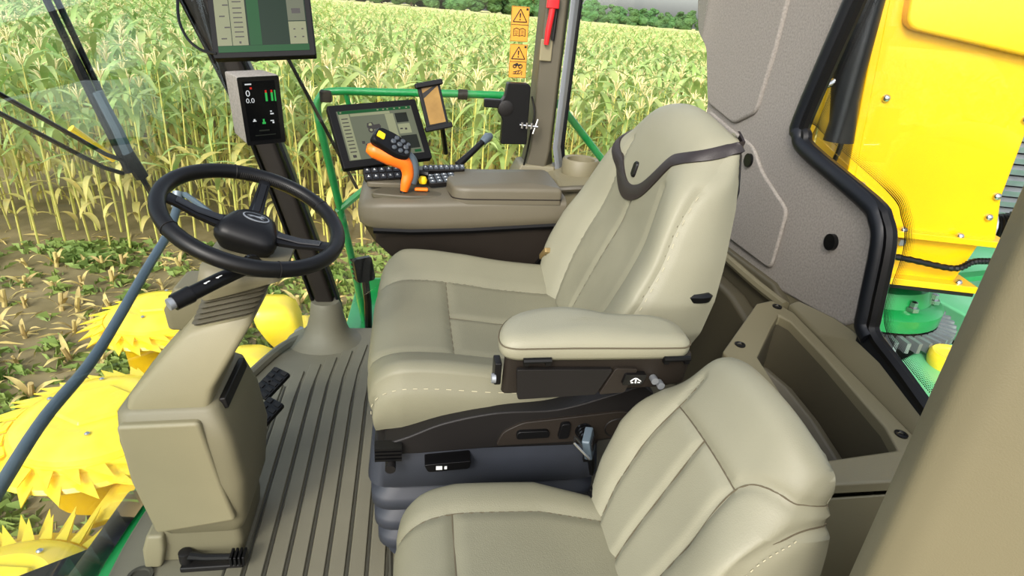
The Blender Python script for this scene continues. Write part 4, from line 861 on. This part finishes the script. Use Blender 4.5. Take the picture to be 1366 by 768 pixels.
# ---- front steps and chassis beam, bottom left
stp = thing('front_step', 'dark perforated step plate outside the front window', 'step', (-1.0, 1.25, -.2))
b = MB(); b.prism(rpoly([(-1.14, .95), (-.88, .95), (-.86, 1.36), (-.89, 1.42), (-1.08, 1.31)], .04, 5), -.18, -.155); sp = b.build('step_plate', 'charcoal', stp, bevel=.004)
for i in range(12):
    for j in range(5):
        x, y = -1.07+.042*j+(.02 if i % 2 else 0), 1.0+.028*i
        if x > -.895+(.0 if y < 1.35 else -.04): continue
        b = MB(); b.prism(rpoly([(x-.011, y-.006), (x+.011, y-.006), (x+.011, y+.006), (x-.011, y+.006)], .005, 2), -.156, -.1535); b.build('slot', 'header_yellow', sp, smooth=False)
b = MB(); b.box((-.795, 1.2, -.13), (.085, 1.0, .10)); b.build('chassis_beam', 'green', bevel=.01, label='green chassis beam along the front edge of the cab floor', cat='beam')
b = MB(); b.box((-.748, 1.25, -.085), (.014, .5, .05)); b.build('floor_seal', 'rubber', bevel=.005, label='black rubber strip between cab floor and green beam', cat='seal')
b = MB(); b.tube(smooth_path([(-.80, 1.50, -.055), (-.815, 1.40, -.062), (-.845, 1.20, -.075), (-.90, .9, -.085)], 4), .027, 12); b.build('step_handrail', 'taupe_dark', label='dark brown round handrail tube beside the step plate', cat='rail')
# ---- green handrail outside the right-hand windows
gh = thing('green_handrail', 'green tube guard rail outside the right-hand window', 'rail', (.1, 2.75, -.12))
b = MB(); b.tube(smooth_path([(-.225, 2.75, -.13), (-.29, 2.75, .28), (-.36, 2.75, .66), (-.398, 2.75, .88), (-.385, 2.75, .945), (-.33, 2.75, .975), (-.1, 2.75, .985), (.3, 2.75, 1.0), (.58, 2.75, 1.0), (.66, 2.75, .975), (.78, 2.75, .86), (1.05, 2.75, .58)], 5), .017, 10); b.build('top_rail', 'green', gh)
b = MB(); b.tube([(-.335, 2.75, .44), (-.20, 2.75, .56), (.02, 2.75, .70)], .016, 8); b.build('brace', 'green', gh)
b = MB(); b.tube([(-.28, 2.75, .975), (-.262, 2.76, .90), (-.25, 2.76, .80)], .011, 8); b.build('brace', 'green', gh)
b = MB(); b.box((-.36, 2.75, .955), (.05, .045, .05)); b.build('rail_clamp', 'charcoal', gh, bevel=.008)
b = MB(); b.tube([(.20, 2.73, .998), (.24, 2.73, .998)], .022, 10); b.build('rail_clamp', 'charcoal', gh)
pf = thing('side_platform', 'green steel platform outside the right-hand window', 'platform', (.1, 2.8, -.16))
b = MB(); b.prism(rpoly([(-.32, 2.50), (1.1, 2.50), (1.1, 3.1), (-.30, 3.1)], .03, 3), -.17, -.13); b.build('platform_plate', 'green', pf, bevel=.006)
b = MB(); b.box((.39, 3.09, -.10), (1.38, .02, .10)); b.build('kick_plate', 'green', pf, bevel=.004)
wl_ = thing('work_lamp', 'black ribbed work lamp on the green platform', 'lamp', (-.215, 2.66, -.13))
b = MB(frame((-.215, 2.66, .19), (.9, .3, .1), (0, .2, 1)))
b.rings([[(p[0]*k, p[1]*k, z) for p in rpoly([(-.045, -.06), (.045, -.06), (.045, .06), (-.045, .06)], .02, 4)] for k, z in ((.5, -.07), (.9, -.04), (1, 0), (.95, .02))]); lh = b.build('lamp_housing', 'black', wl_)
for k in range(5):
    b = MB(frame((-.215, 2.66, .19), (.9, .3, .1), (0, .2, 1))); b.box((0, -.045+.0225*k, -.03), (.092, .006, .06)); b.build('cooling_fin', 'charcoal', lh)
b = MB(); b.tube([(-.20, 2.66, -.13), (-.20, 2.66, .02), (-.21, 2.66, .14)], .018, 8); b.build('lamp_post', 'black', wl_)
b = MB(); b.tube([(-.55, 2.49, 1.30), (-.467, 2.49, 1.14), (-.22, 2.49, .63)], .007, 6); b.tube([(-.545, 2.478, 1.30), (-.462, 2.478, 1.14), (-.215, 2.478, .63)], .003, 6)
b.build('side_wiper', 'black', label='thin black wiper rod lying across the right-hand side window', cat='wiper')

# ---- discharge chute behind the rear window
ch = thing('discharge_chute', 'big yellow discharge chute base behind the rear window', 'chute', (2.1, 2.3, .38))
E_ = Vector((.9656, -.2601, 0)); A_ = Vector((2.047, 2.171, 0)); NV = Vector((-.2601, -.9656, 0))
def cp(a, z, d=0.): v = A_+E_*a+NV*d; return (v.x, v.y, z)
poly = [(-.38, 2.0), (-.30, 1.49), (-.22, .81), (-.20, .625), (.425, .625), (.375, .81), (.36, 1.12), (.34, 1.5), (.30, 2.0)]
b = MB(); b.prism(poly, .0, -.50, lambda a, c, d: cp(a, c, d)); b.build('chute_body', 'yellow', ch, bevel=.006)
b = MB(); b.prism([(-.40, 2.0), (-.335, 1.49), (-.255, .81), (-.24, .63), (-.205, .63), (-.222, .81), (-.30, 1.49), (-.365, 2.0)], .012, -.02, lambda a, c, d: cp(a, c, d)); b.build('edge_flange', 'yellow', ch, bevel=.006)
b = MB(); b.prism(rpoly([(-.275, 1.70), (-.235, 1.405), (.30, 1.335), (.6, 1.30), (.6, 1.70)], .05, 5), .05, -.01, lambda a, c, d: cp(a, c, d)); b.build('upper_cover', 'yellow', ch, bevel=.012, bseg=3)
b = MB(); b.prism([(-.26, .605), (.46, .605), (.46, .632), (-.26, .632)], .05, -.45, lambda a, c, d: cp(a, c, d)); b.build('flange', 'yellow', ch, bevel=.003)
b = MB(); b.prism([(-.16, .42), (.33, .42), (.37, .61), (-.20, .61)], .0, -.42, lambda a, c, d: cp(a, c, d)); b.build('lower_box', 'yellow', ch, bevel=.005)
b = MB(); b.prism([(-.22, .395), (.40, .395), (.40, .425), (-.22, .425)], .06, -.45, lambda a, c, d: cp(a, c, d)); b.build('flange', 'yellow', ch, bevel=.003)
b = MB(); b.prism([(-.22, .375), (.40, .375), (.40, .392), (-.22, .392)], .05, -.45, lambda a, c, d: cp(a, c, d)); b.build('gasket_strip', 'charcoal', ch, bevel=.003)
b = MB(); b.prism(rpoly([(-.3, .82), (-.20, .82), (-.20, .70), (-.27, .66)], .02, 3), .006, .0, lambda a, c, d: cp(a, c, d)); b.build('corner_patch', 'yellow', ch, bevel=.003)
b = MB(frame(cp(0, 0, .001), tuple(E_), (0, 0, 1)))
b.lathe([(.016, 0), (.016, .006), (.011, .013), (.004, .016)], 14); bolt0 = b.build('bolt', 'steel', ch)
spots = [(-.20, 1.15, 0), (-.185, .80, 0), (.34, 1.12, 0), (.355, .81, 0), (.358, .72, 0)]
for k, (a, z, d) in enumerate(spots):
    off = Vector(cp(a, z, d))-Vector(cp(0, 0, 0))
    if k == 0: bolt0.location = off
    else: clone(bolt0, ch, loc=off)
bt = MB(); bt.lathe([(.016, 0), (.016, .006), (.011, .014), (.004, .017)], 12, cp(0, .632, .03)); bz = bt.build('bolt', 'steel', ch)
for a, z in ((.03, 0), (.26, 0), (.02, -.207), (.33, -.207)):
    off = E_*a+Vector((0, 0, z))
    if a == .03: bz.location = off
    else: clone(bz, ch, loc=off)
b = MB(frame(cp(.33, 1.52, .055), tuple(E_), (0, 0, 1))); b.rings([[(p[0]*k, p[1]*k, z) for p in rpoly([(-.05, -.05), (.05, -.05), (.05, .05), (-.05, .05)], .03, 4)] for k, z in ((1, -.02), (1, .004), (.8, .008))]); b.build('handle_recess', 'charcoal', ch)
cdt = thing('wiring_conduit', 'black corrugated wiring conduit running along the yellow chute', 'hose', cp(-.1, .50, .06))
pth = smooth_path([cp(-.28, .60, .03), cp(-.12, .54, .05), cp(.10, .515, .06), cp(.27, .50, .06), cp(.34, .535, .05), cp(.42, .54, .03)], 10)
b = MB(); b.tube(pth, [.012+.003*(k % 2) for k in range(len(pth))], 8); b.build('conduit', 'black', cdt, angle=20)
b = MB(); b.box(cp(-.24, .585, .04), (.03, .03, .05)); b.build('clip', 'black', cdt, bevel=.005)
b = MB(); b.box(cp(.05, .575, .01), (.03, .02, .03)); b.build('clip', 'grey_steel', cdt, bevel=.004)
# hydraulic hose sleeve and couplings in front of the chute's near side
hs_ = thing('hose_sleeve', 'wide black hose sleeve hanging beside the yellow chute', 'hose', (1.72, 2.05, .85))
R = []
for x, y, z, w_, d in ((1.59, 2.12, 1.75, .075, .06), (1.60, 2.12, 1.45, .075, .06), (1.62, 2.12, 1.22, .070, .05), (1.635, 2.12, 1.14, .060, .045), (1.655, 2.12, 1.06, .058, .045), (1.66, 2.12, .99, .068, .05)):
    R.append([(x-.035+w_*.85*math.cos(a), y+d*math.sin(a), z) for a in np.linspace(0, 2*math.pi, 19)[:-1]])
b = MB(); b.rings(R); b.build('sleeve', 'rubber', hs_)
b = MB(); b.tube(smooth_path([(1.65, 2.13, 1.0), (1.65, 2.14, .92), (1.63, 2.16, .80), (1.64, 2.19, .6)], 4), .010, 8); b.build('hose', 'black', hs_)
for z in (1.33, 1.21):
    hc = thing('hose_coupling', 'bent silver hydraulic pipe above a lower coupling beside the hose sleeve' if z > 1.25 else 'silver hydraulic pipe with hexagonal fitting beside the hose sleeve', 'coupling', (1.50, 2.12, z-.03))
    b = MB(); b.tube(smooth_path([(1.43, 2.13, z-.02), (1.50, 2.12, z-.02), (1.54, 2.12, z+.0), (1.585, 2.12, z+.05)], 5), .013, 10); b.build('pipe', 'steel', hc)
    b = MB(); b.tube([(1.44, 2.13, z-.02), (1.475, 2.125, z-.02)], .026, 6); b.build('hex_nut', 'grey_steel', hc)
b = MB(); b.prism([(1.38, 2.30), (1.66, 2.30), (1.66, 2.7), (1.38, 2.7)], .55, 2.0); b.build('machine_housing', 'yellow_dark', bevel=.02, label='dull yellow housing seen between hose sleeve and window seal', cat='panel')
# ---- turret gear, deck, filler cap, grating
tg = thing('turret_gear', 'green slewing gear with teeth under the yellow chute', 'gear', (2.35, 2.45, .10))
b = MB(); b.lathe([(.36, .0), (.36, .06), (.34, .08), (.30, .09), (.28, .16), (.20, .18), (.05, .18)], 40, (2.28, 2.47, .14)); b.build('gear_housing', 'green', tg, angle=40)
b = MB(); b.prism([(.340, -.015), (.435, -.009), (.435, .009), (.340, .015)], .08, .13); b.v = [tuple(Vector(v)+wloc(tg)) for v in b.v]; g0 = b.build('gear_tooth', 'grey_steel', tg)
for k in range(48):
    a = 2*math.pi*k/48; c = g0 if k == 0 else clone(g0, tg)
    c.location = Vector((2.28, 2.47, 0))-wloc(tg); c.rotation_euler = (0, 0, a)
b = MB(); b.lathe([(.36, .06), (.36, .13)], 40, (2.28, 2.47, 0)); b.build('gear_ring', 'charcoal', tg)
for k, a in enumerate((-2.2, -1.5, -.8, -.1)):
    b = MB(); b.lathe([(.030, 0), (.030, .02), (.018, .021), (.018, .045), (.008, .05)], 6, (2.28+.30*math.cos(a), 2.47+.30*math.sin(a), .23)); b.build('hex_bolt', 'steel', tg, angle=30)
dk = thing('rear_deck', 'pale green sheet-metal deck behind the cab', 'deck', (2.4, 2.4, -.1))
b = MB(); b.prism([(1.30, .3), (2.6, .3), (2.75, 2.0), (2.55, 2.2), (2.1, 1.98), (1.30, 2.15)], -.04, .06); b.build('deck_plate', 'green_deck', dk, bevel=.015)
b = MB(); b.prism([(2.85, 1.4), (4.6, 1.4), (5.2, 4.2), (2.95, 4.2), (2.80, 2.6)], -.04, .12); b.build('deck_plate', 'green_deck', dk, bevel=.015)
b = MB(); b.box((3.05, 2.55, .25), (.5, .06, .03), Matrix.Rotation(.2, 3, 'Z')); b.build('edge_strip', 'green', dk, bevel=.004)
b = MB(); b.prism([(1.3, 1.9), (4.2, 1.2), (4.4, 4.4), (1.3, 4.4)], -.20, -.06); b.build('lower_plate', 'charcoal', dk)
fc = thing('filler_cap', 'round yellow filler cap on the pale green deck', 'cap', (2.39, 1.955, .06))
b = MB(); b.lathe([(.095, 0), (.10, .02), (.10, .055), (.09, .065), (.082, .062), (.070, .060), (.066, .052), (.02, .052)], 36, (2.39, 1.955, .06)); b.build('cap', 'header_yellow', fc, angle=50)
b = MB(); b.lathe([(.088, -.03), (.088, .0)], 24, (2.39, 1.955, .06)); b.build('neck', 'charcoal', fc)
gt = thing('louvre_grating', 'grey slatted metal grating beyond the yellow chute', 'grating', (4.3, 3.6, .2))
for k in range(14):
    b = MB(); b.box((4.2, 3.5, .25+.075*k), (1.9, .05, .045), Matrix.Rotation(-.25, 3, 'Z') @ Matrix.Rotation(.5, 3, 'X')); b.build('slat', 'grey_steel', gt)
b = MB(); b.box((4.2, 3.56, .75), (2.0, .02, 1.25), Matrix.Rotation(-.25, 3, 'Z')); b.build('backing', 'charcoal', gt)
ah = thing('air_hose', 'thick black ribbed hose in front of the slatted grating', 'hose', (2.75, 2.25, .5))
pth = smooth_path([(2.68, 2.32, .60), (2.75, 2.28, .62), (2.84, 2.25, .68), (2.95, 2.25, .78), (3.05, 2.25, .92), (3.1, 2.25, 1.1)], 10)
b = MB(); b.tube(pth, [.055+.008*(k % 2) for k in range(len(pth))], 14); b.build('ribbed_hose', 'black', ah, angle=20)
b = MB(); b.tube([(2.66, 2.33, .60), (2.70, 2.31, .602)], .068, 14); b.build('hose_clamp', 'grey_steel', ah)

# ================================================================== ROTARY HEADER (front)
def rotor(label, cx, cy, z, rad, ph, tl=1.16, n=24, tw=.055):
    t = thing('header_rotor', label, 'rotor', (cx, cy, z-.25), 'rotors of the yellow header')
    L0 = wloc(t); c = (cx, cy, z)
    b = MB(); b.lathe([(rad*.99, -.13), (rad, -.12), (rad*.97, -.10), (rad*.80, -.085), (rad*.78, -.05), (rad*.5, -.03), (rad*.48, -.02)], 56, c); b.build('disc', 'header_yellow', t, angle=30)
    b = MB(); b.lathe([(rad*.76, -.06), (rad*.74, -.02), (rad*.60, .035), (rad*.45, .055), (rad*.42, .05), (rad*.30, .055), (rad*.10, .06)], 48, c); dm = b.build('dome', 'header_yellow', t, angle=30)
    b = MB(); b.rings([[(cx+r*math.cos(a)*rad, cy+r*math.sin(a)*rad, z+h) for a in (ph+np.arange(6)*math.pi/3)] for r, h in ((.36, .05), (.33, .075), (.10, .082))]); b.build('hub_cover', 'header_yellow', dm, bevel=.008)
    for k in range(6):
        a = ph+k*math.pi/3+.3; b = MB(); b.lathe([(.016, 0), (.016, .01), (.008, .016)], 8, (cx+.5*rad*math.cos(a), cy+.5*rad*math.sin(a), z+.05)); b.build('bolt', 'steel', dm)
    tooth = MB(); tooth.add([(rad*.93, -tw, -.11), (rad*.93, tw, -.11), (rad*tl, tw*2, -.115), (rad*.93, -tw, -.095), (rad*.93, tw, -.095), (rad*tl, tw*2, -.108)], [(0, 2, 1), (3, 4, 5), (0, 1, 4, 3), (1, 2, 5, 4), (2, 0, 3, 5)])
    tooth.v = [(v[0]+L0.x, v[1]+L0.y, v[2]+L0.z) for v in tooth.v]
    t0 = tooth.build('tooth', 'header_yellow', t, smooth=False)
    for ring, (sc_, dz, m) in enumerate(((1, 0, n), (.86, .045, n))):
        for k in range(m):
            o = t0 if (ring == 0 and k == 0) else clone(t0, t)
            o.location = (cx-L0.x, cy-L0.y, z-L0.z+dz); o.rotation_euler = (0, 0, ph+2*math.pi*(k+.5*ring)/m); o.scale = (sc_, sc_, 1)
    b = MB(); b.lathe([(rad*.55, -.55), (rad*.6, -.14)], 28, c); b.build('drum', 'yellow_dark', t)
    return t
rotor('yellow toothed header rotor next to the standing maize', -2.15, 4.98, -1.22, .50, .2)
rotor('yellow toothed header rotor behind the steering column', -1.98, 3.50, -1.20, .61, .5)
rotor('yellow toothed header rotor beside the perforated step', -1.84, 2.13, -1.24, .52, .9, 1.34, 34, .034)
hf = thing('crop_header', 'yellow header frame with grey guards behind the rotors', 'frame', (-1.3, 3.8, -1.9))
b = MB(); b.box((-1.05, 3.7, -1.96), (.22, 4.6, .30)); b.build('cross_beam', 'header_yellow', hf, bevel=.02)
for y in (2.95, 4.25):
    b = MB(); b.prism(rpoly([(-1.75, y-.25), (-1.50, y-.12), (-1.44, y-.15), (-1.44, y+.22), (-1.50, y+.22), (-1.72, y+.16)], .06, 4), -1.42, -1.38); b.build('cover_plate', 'header_yellow', hf, bevel=.01)
    b = MB(); b.prism(rpoly([(-1.56, y-.05), (-1.44, y-.30), (-1.40, y-.12), (-1.46, y+.12)], .06, 4), -1.36, -1.33); b.build('guard', 'grey_tube', hf, bevel=.01)
for k, (c, s_) in enumerate((((-1.16, 5.05, -1.30), 1.0), ((-1.20, 4.30, -1.38), .95))):
    sh_ = thing('header_shield', ('yellow curved crop shield standing beside the front pillar foot', 'yellow curved crop shield just behind the steering column')[k], 'shield', (c[0], c[1], c[2]-.35))
    T = Matrix.Translation(c); b = MB(T)
    b.rings([[(s_*(p[0]*k+ox), s_*p[1]*k, s_*z) for p in rpoly([(-.19, -.22), (.19, -.16), (.17, .22), (-.15, .22)], .10, 5)] for k, ox, z in ((.55, .06, -.32), (.80, .04, -.20), (.95, .0, -.05), (.92, -.03, .06), (.70, -.06, .12), (.35, -.07, .135))]); b.build('shield_plate', 'header_yellow', sh_, angle=50)
    b = MB(T); b.lathe([(.05, .0), (.05, .02), (.03, .03)], 12, (.17*s_, -.10, -.12)); b.build('pivot_bolt', 'grey_steel', sh_)
    b = MB(T); b.box((.08, 0, (-1.805-c[2]-.28)/2), (.10, .10, (1.805+c[2]-.28))); b.build('support', 'charcoal', sh_)

# ================================================================== FIELD
def nz(x, y): return .5*math.sin(x*.9+1.3)*math.cos(y*.8)+.3*math.sin(x*2.3+y*1.7)
b = MB(); b.grid([[(x, y, GZ+.03*nz(x, y)) for x in np.linspace(-14, 10, 61)] for y in np.linspace(-3, 14, 45)]); gnd = b.build('ground', 'soil', kind='structure', recalc=False)
b = MB(); b.grid([[(x, y, GZ-.05) for x in np.linspace(-420, 420, 5)] for y in np.linspace(-60, 420, 5)]); b.build('ground', 'soil', kind='structure', recalc=False)

def leaf_mesh(z0, L, az, rise, droop, wd, nseg=7, fold=.25):
    """one arching leaf as a folded ribbon (two strips)"""
    pts = []; x = z = 0.; ang = rise
    for k in range(nseg+1):
        t = k/nseg; pts.append((x, z)); ang = rise-droop*(t**1.3); x += math.cos(ang)*L/nseg; z += math.sin(ang)*L/nseg
    V = []; F = []
    for k, (px, pz) in enumerate(pts):
        t = k/nseg; w_ = wd*(.35+.65*min(1, t*4))*(1-max(0, (t-.45)/.55)**1.6)+.002
        tw = .25*math.sin(t*5+az)
        for u in (-1, 0, 1):
            lx, ly, lz = px+.012, u*w_/2, z0+pz+abs(u)*fold*w_/2+u*tw*w_/2
            V.append((lx*math.cos(az)-ly*math.sin(az), lx*math.sin(az)+ly*math.cos(az), lz))
    for k in range(nseg):
        for j in range(2): F.append((k*3+j, k*3+j+1, k*3+j+4, k*3+j+3))
    return V, F
def stalk_parts(rng, H, nl, nseg=7, sides=6):
    lean = rng.uniform(-.03, .03); base = rng.uniform(0, 6.28)
    out = []
    ks = 6
    path = [(lean*z*z*.3, .02*math.sin(z*1.3), z) for z in np.linspace(0, H*.93, ks)]
    b = MB(); b.tube(path, [.017, .016, .015, .013, .010, .006], sides); out.append(('stalk', b.v, b.f, 'corn_stalk'))
    for k in range(nl):
        t = k/(nl-1); z = .50+t*(H*.90-.50); az = base+math.pi*k+rng.uniform(-.5, .5)
        L = (.62+.45*math.sin(min(1, t*1.2)*math.pi*.8))*rng.uniform(.85, 1.15); dry = k < 2 or (k < 5 and rng.random() < .3)
        V, F = leaf_mesh(z, L*(.7 if dry else 1), az, rng.uniform(.2, .6) if dry else rng.uniform(.75, 1.2), rng.uniform(2.0, 2.6) if dry else rng.uniform(1.3, 2.3), rng.uniform(.075, .105), nseg)
        out.append(('dry_leaf' if dry else 'leaf', V, F, 'corn_dry' if dry else 'corn_leaf'))
    b = MB()
    for k in range(7):
        a = base+k*.9; l = .17 if k else .26; sp_a = .5 if k else .0
        b.tube([(path[-1][0], path[-1][1], H*.93), (path[-1][0]+math.cos(a)*l*.35*sp_a*2, path[-1][1]+math.sin(a)*l*.35*sp_a*2, H*.93+l*.7), (path[-1][0]+math.cos(a)*l*.6*sp_a*2, path[-1][1]+math.sin(a)*l*.6*sp_a*2, H*.93+l*.85)], [.006, .009, .004], 4)
    out.append(('tassel', b.v, b.f, 'tassel'))
    a = base+rng.uniform(-.5, .5); z = H*.42; b = MB()
    b.tube([(math.cos(a)*.02, math.sin(a)*.02, z), (math.cos(a)*.05, math.sin(a)*.05, z+.07), (math.cos(a)*.075, math.sin(a)*.075, z+.17), (math.cos(a)*.09, math.sin(a)*.09, z+.26)], [.014, .030, .027, .006], 7); out.append(('ear', b.v, b.f, 'corn_dry'))
    return out
prng = random.Random(3)
protos = []
for k in range(5):
    H = prng.uniform(2.35, 2.65)
    root = thing('maize_plant', 'tall maize plant with pale stalk and long leaves in the nearest crop rows', 'maize plant', (0, 0, 0), 'maize plants in the nearest rows')
    for nm, V, F, m in stalk_parts(prng, H, 9):
        b = MB(); b.add(V, F); b.build(nm, m, root, recalc=False)
    protos.append(root)
ROWS, X0, DX = 7, -7.4, .305
pl_i = 0
for r in range(ROWS):
    for k in range(42):
        x = X0+k*DX+prng.uniform(-.07, .07)+(r % 2)*.15; y = 9.05+.72*r+prng.uniform(-.07, .07)
        loc, rot, sc_ = (x, y, GZ+.0), (prng.uniform(-.05, .05), prng.uniform(-.05, .05), prng.uniform(0, 6.28)), prng.uniform(.92, 1.08)
        if pl_i < 5:
            o = protos[pl_i]; o.location = loc; o.rotation_euler = rot; o.scale = (sc_,)*3
        else: clone_tree(protos[prng.randrange(5)], loc=loc, rot=rot, scale=(sc_,)*3)
        pl_i += 1
# the rest of the crop as one mass
def merged(name, variants, placements, label, cat, mats):
    VV = []; LL = []; LT = []; MI = []; off = 0
    for (x, y, z, rz, s_, vi, wx) in placements:
        V, lp, lt, mi = variants[vi]; c, sn = math.cos(rz)*s_*wx, math.sin(rz)*s_*wx
        W = np.empty_like(V); W[:, 0] = V[:, 0]*c-V[:, 1]*sn+x; W[:, 1] = V[:, 0]*sn+V[:, 1]*c+y; W[:, 2] = V[:, 2]*s_+z
        VV.append(W); LL.append(lp+off); LT.append(lt); MI.append(mi); off += len(V)
    VV = np.concatenate(VV); LL = np.concatenate(LL); LT = np.concatenate(LT); MI = np.concatenate(MI)
    me = bpy.data.meshes.new(name); me.vertices.add(len(VV)); me.vertices.foreach_set('co', VV.astype(np.float32).ravel())
    me.loops.add(len(LL)); me.loops.foreach_set('vertex_index', LL.astype(np.int32))
    me.polygons.add(len(LT)); me.polygons.foreach_set('loop_start', np.r_[0, np.cumsum(LT)[:-1]].astype(np.int32)); me.polygons.foreach_set('material_index', MI.astype(np.int32))
    for m in mats: me.materials.append(MATS[m])
    me.update(calc_edges=True)
    o = bpy.data.objects.new(name, me); COL.objects.link(o); return tag(o, label, cat, None, 'stuff')
def as_variant(parts, mats):
    V = []; lp = []; lt = []; mi = []
    for nm, v, f, m in parts:
        k = len(V); V += list(v)
        for q in f: lp += [i+k for i in q]; lt.append(len(q)); mi.append(mats.index(m))
    return np.array(V, float), np.array(lp), np.array(lt), np.array(mi)
cm = ['corn_stalk', 'corn_leaf', 'corn_dry', 'tassel']
var = [as_variant(stalk_parts(prng, prng.uniform(2.35, 2.6), 8, 4, 3), cm) for _ in range(6)]
P = []
y = 9.05+.72*ROWS
while y < 42:
    x = -.80*y-2
    while x < .62*y+2:
        P.append((x+prng.uniform(-.08, .08), y+prng.uniform(-.1, .1), GZ, prng.uniform(0, 6.28), prng.uniform(.93, 1.08), prng.randrange(6), 1.)); x += .30 if y < 22 else .42
    y += .72 if y < 26 else .95
while y < 120:
    x = -.80*y
    while x < .62*y:
        P.append((x+prng.uniform(-.4, .4), y+prng.uniform(-.5, .5), GZ, prng.uniform(0, 6.28), prng.uniform(.95, 1.07), prng.randrange(6), 1.5)); x += .9 if y < 70 else 1.6
    y += 1.5 if y < 70 else 2.6
merged('maize_crop', var, P, 'wide field of tall tasselled maize reaching back to the trees', 'maize crop', cm)
G = []
ys = np.r_[np.linspace(30, 60, 30), np.linspace(64, 330, 70)]
for yy in ys:
    G.append([(u*yy, yy, GZ+1.95+.10*math.sin(u*yy*1.7)*math.cos(yy*1.3)+RNG.uniform(-.14, .14)) for u in np.linspace(-1.0, .8, 160)])
b = MB(); b.grid(G); b.build('maize_canopy', 'canopy', recalc=False, smooth=False, label='pale tasselled top of the distant maize field', cat='maize crop', kind='stuff')
# ---- stubble on the cut ground
st0 = thing('maize_stubble', 'short cut maize stump with straw shreds on the bare ground', 'stubble', (0, 0, 0), 'cut maize stumps')
b = MB(); b.tube([(0, 0, -.02), (.005, .005, .07), (.012, .0, .15)], [.020, .018, .017], 7); b.build('stump', 'straw', st0)
for a in (.3, 2.6, 4.4):
    V, F = leaf_mesh(.03, .22, a, 1.0, 1.6, .035, 4); b = MB(); b.add(V, F); b.build('straw_shred', 'straw', st0, recalc=False)
first = True
for r in range(7):
    for k in range(22):
        x = -7.2+k*.34+prng.uniform(-.1, .1); y = 8.3-.62*r+prng.uniform(-.08, .08)
        if x > -.2*y+.6 or x < -.78*y: continue
        if -2.9 < x and y < 5.9: continue
        kw = dict(loc=(x, y, GZ), rot=(prng.uniform(-.3, .3), prng.uniform(-.3, .3), prng.uniform(0, 6.28)), scale=(prng.uniform(.8, 1.5),)*3)
        if first: st0.location = kw['loc']; st0.rotation_euler = kw['rot']; first = False
        else: clone_tree(st0, **kw)
# ---- weeds and straw litter: uncountable
V, F = [], []
def blade(x, y, l, w_, a, up):
    k = len(V); dx, dy = math.cos(a), math.sin(a)
    V.extend([(x-dy*w_, y+dx*w_, GZ), (x+dy*w_, y-dx*w_, GZ), (x+dx*l*.6*(1-up)+dy*w_*.6, y+dy*l*.6*(1-up)-dx*w_*.6, GZ+l*up), (x+dx*l, y+dy*l, GZ+l*up*.8)]); F.append((k, k+1, k+2, k+3))
for _ in range(5200):
    x, y = prng.uniform(-9, 1.5), prng.uniform(3.2, 9.2)
    if nz(x*1.3+2, y*1.1) < -.12 and prng.random() < .85: continue
    for _ in range(5): blade(x+prng.uniform(-.05, .05), y+prng.uniform(-.05, .05), prng.uniform(.06, .17), prng.uniform(.006, .014), prng.uniform(0, 6.28), prng.uniform(.4, .8))
b = MB(); b.add(V, F); b.build('weeds', 'weed', recalc=False, smooth=False, label='low green weeds spread over the cut ground', cat='weeds', kind='stuff')
V, F = [], []
for _ in range(1700):
    blade(prng.uniform(-9, 1.5), prng.uniform(3.2, 9.6), prng.uniform(.08, .35), prng.uniform(.004, .012), prng.uniform(0, 6.28), prng.uniform(.05, .2))
b = MB(); b.add(V, F); b.build('straw_litter', 'straw', recalc=False, smooth=False, label='loose pale straw litter lying on the cut ground', cat='straw', kind='stuff')

# ================================================================== TREE LINE
def tree_proto(seed):
    rg = random.Random(seed); root = thing('tree', 'dark green tree in the wood at the far edge of the maize', 'tree', (0, 0, 0), 'trees at the far edge of the field')
    b = MB(); b.tube([(0, 0, 0), (.1, 0, 2.5), (0, .1, 5.5)], [.28, .22, .12], 7); b.build('trunk', 'trunk', root)
    bm = bmesh.new()
    for k in range(9):
        h = 3.2+6.3*k/8; r = (2.5-1.9*abs(k/8-.3))*rg.uniform(.75, 1.05); M_ = Matrix.Translation((rg.uniform(-1.1, 1.1), rg.uniform(-1.1, 1.1), h)) @ Matrix.Diagonal((r, r, r*.75, 1))
        bmesh.ops.create_icosphere(bm, subdivisions=3, radius=1, matrix=M_)
    for v in bm.verts: v.co += Vector((rg.uniform(-1, 1), rg.uniform(-1, 1), rg.uniform(-1, 1)))*.30
    me = bpy.data.meshes.new('crown'); bm.to_mesh(me); bm.free(); me.materials.append(MATS['tree_leaf'])
    o = bpy.data.objects.new('crown', me); COL.objects.link(o); o.parent = root; return root
tp_ = [tree_proto(k) for k in range(4)]
i = 0
for row in range(2):
    for k in range(26):
        x = -22+k*5.6+prng.uniform(-1.6, 1.6); y = 232+row*9+prng.uniform(-2.5, 2.5)
        dens = x/60
        sc_ = prng.uniform(.95, 1.35)*(1.15 if x < 10 else .95 if x < 40 else .80 if x < 70 else .64)
        kw = dict(loc=(x, y, GZ-.1), rot=(0, 0, prng.uniform(0, 6.28)), scale=(sc_*1.25, sc_*1.25, sc_))
        if i < 4: tp_[i].location = kw['loc']; tp_[i].rotation_euler = kw['rot']; tp_[i].scale = kw['scale']
        else: clone_tree(tp_[prng.randrange(4)], **kw)
        i += 1
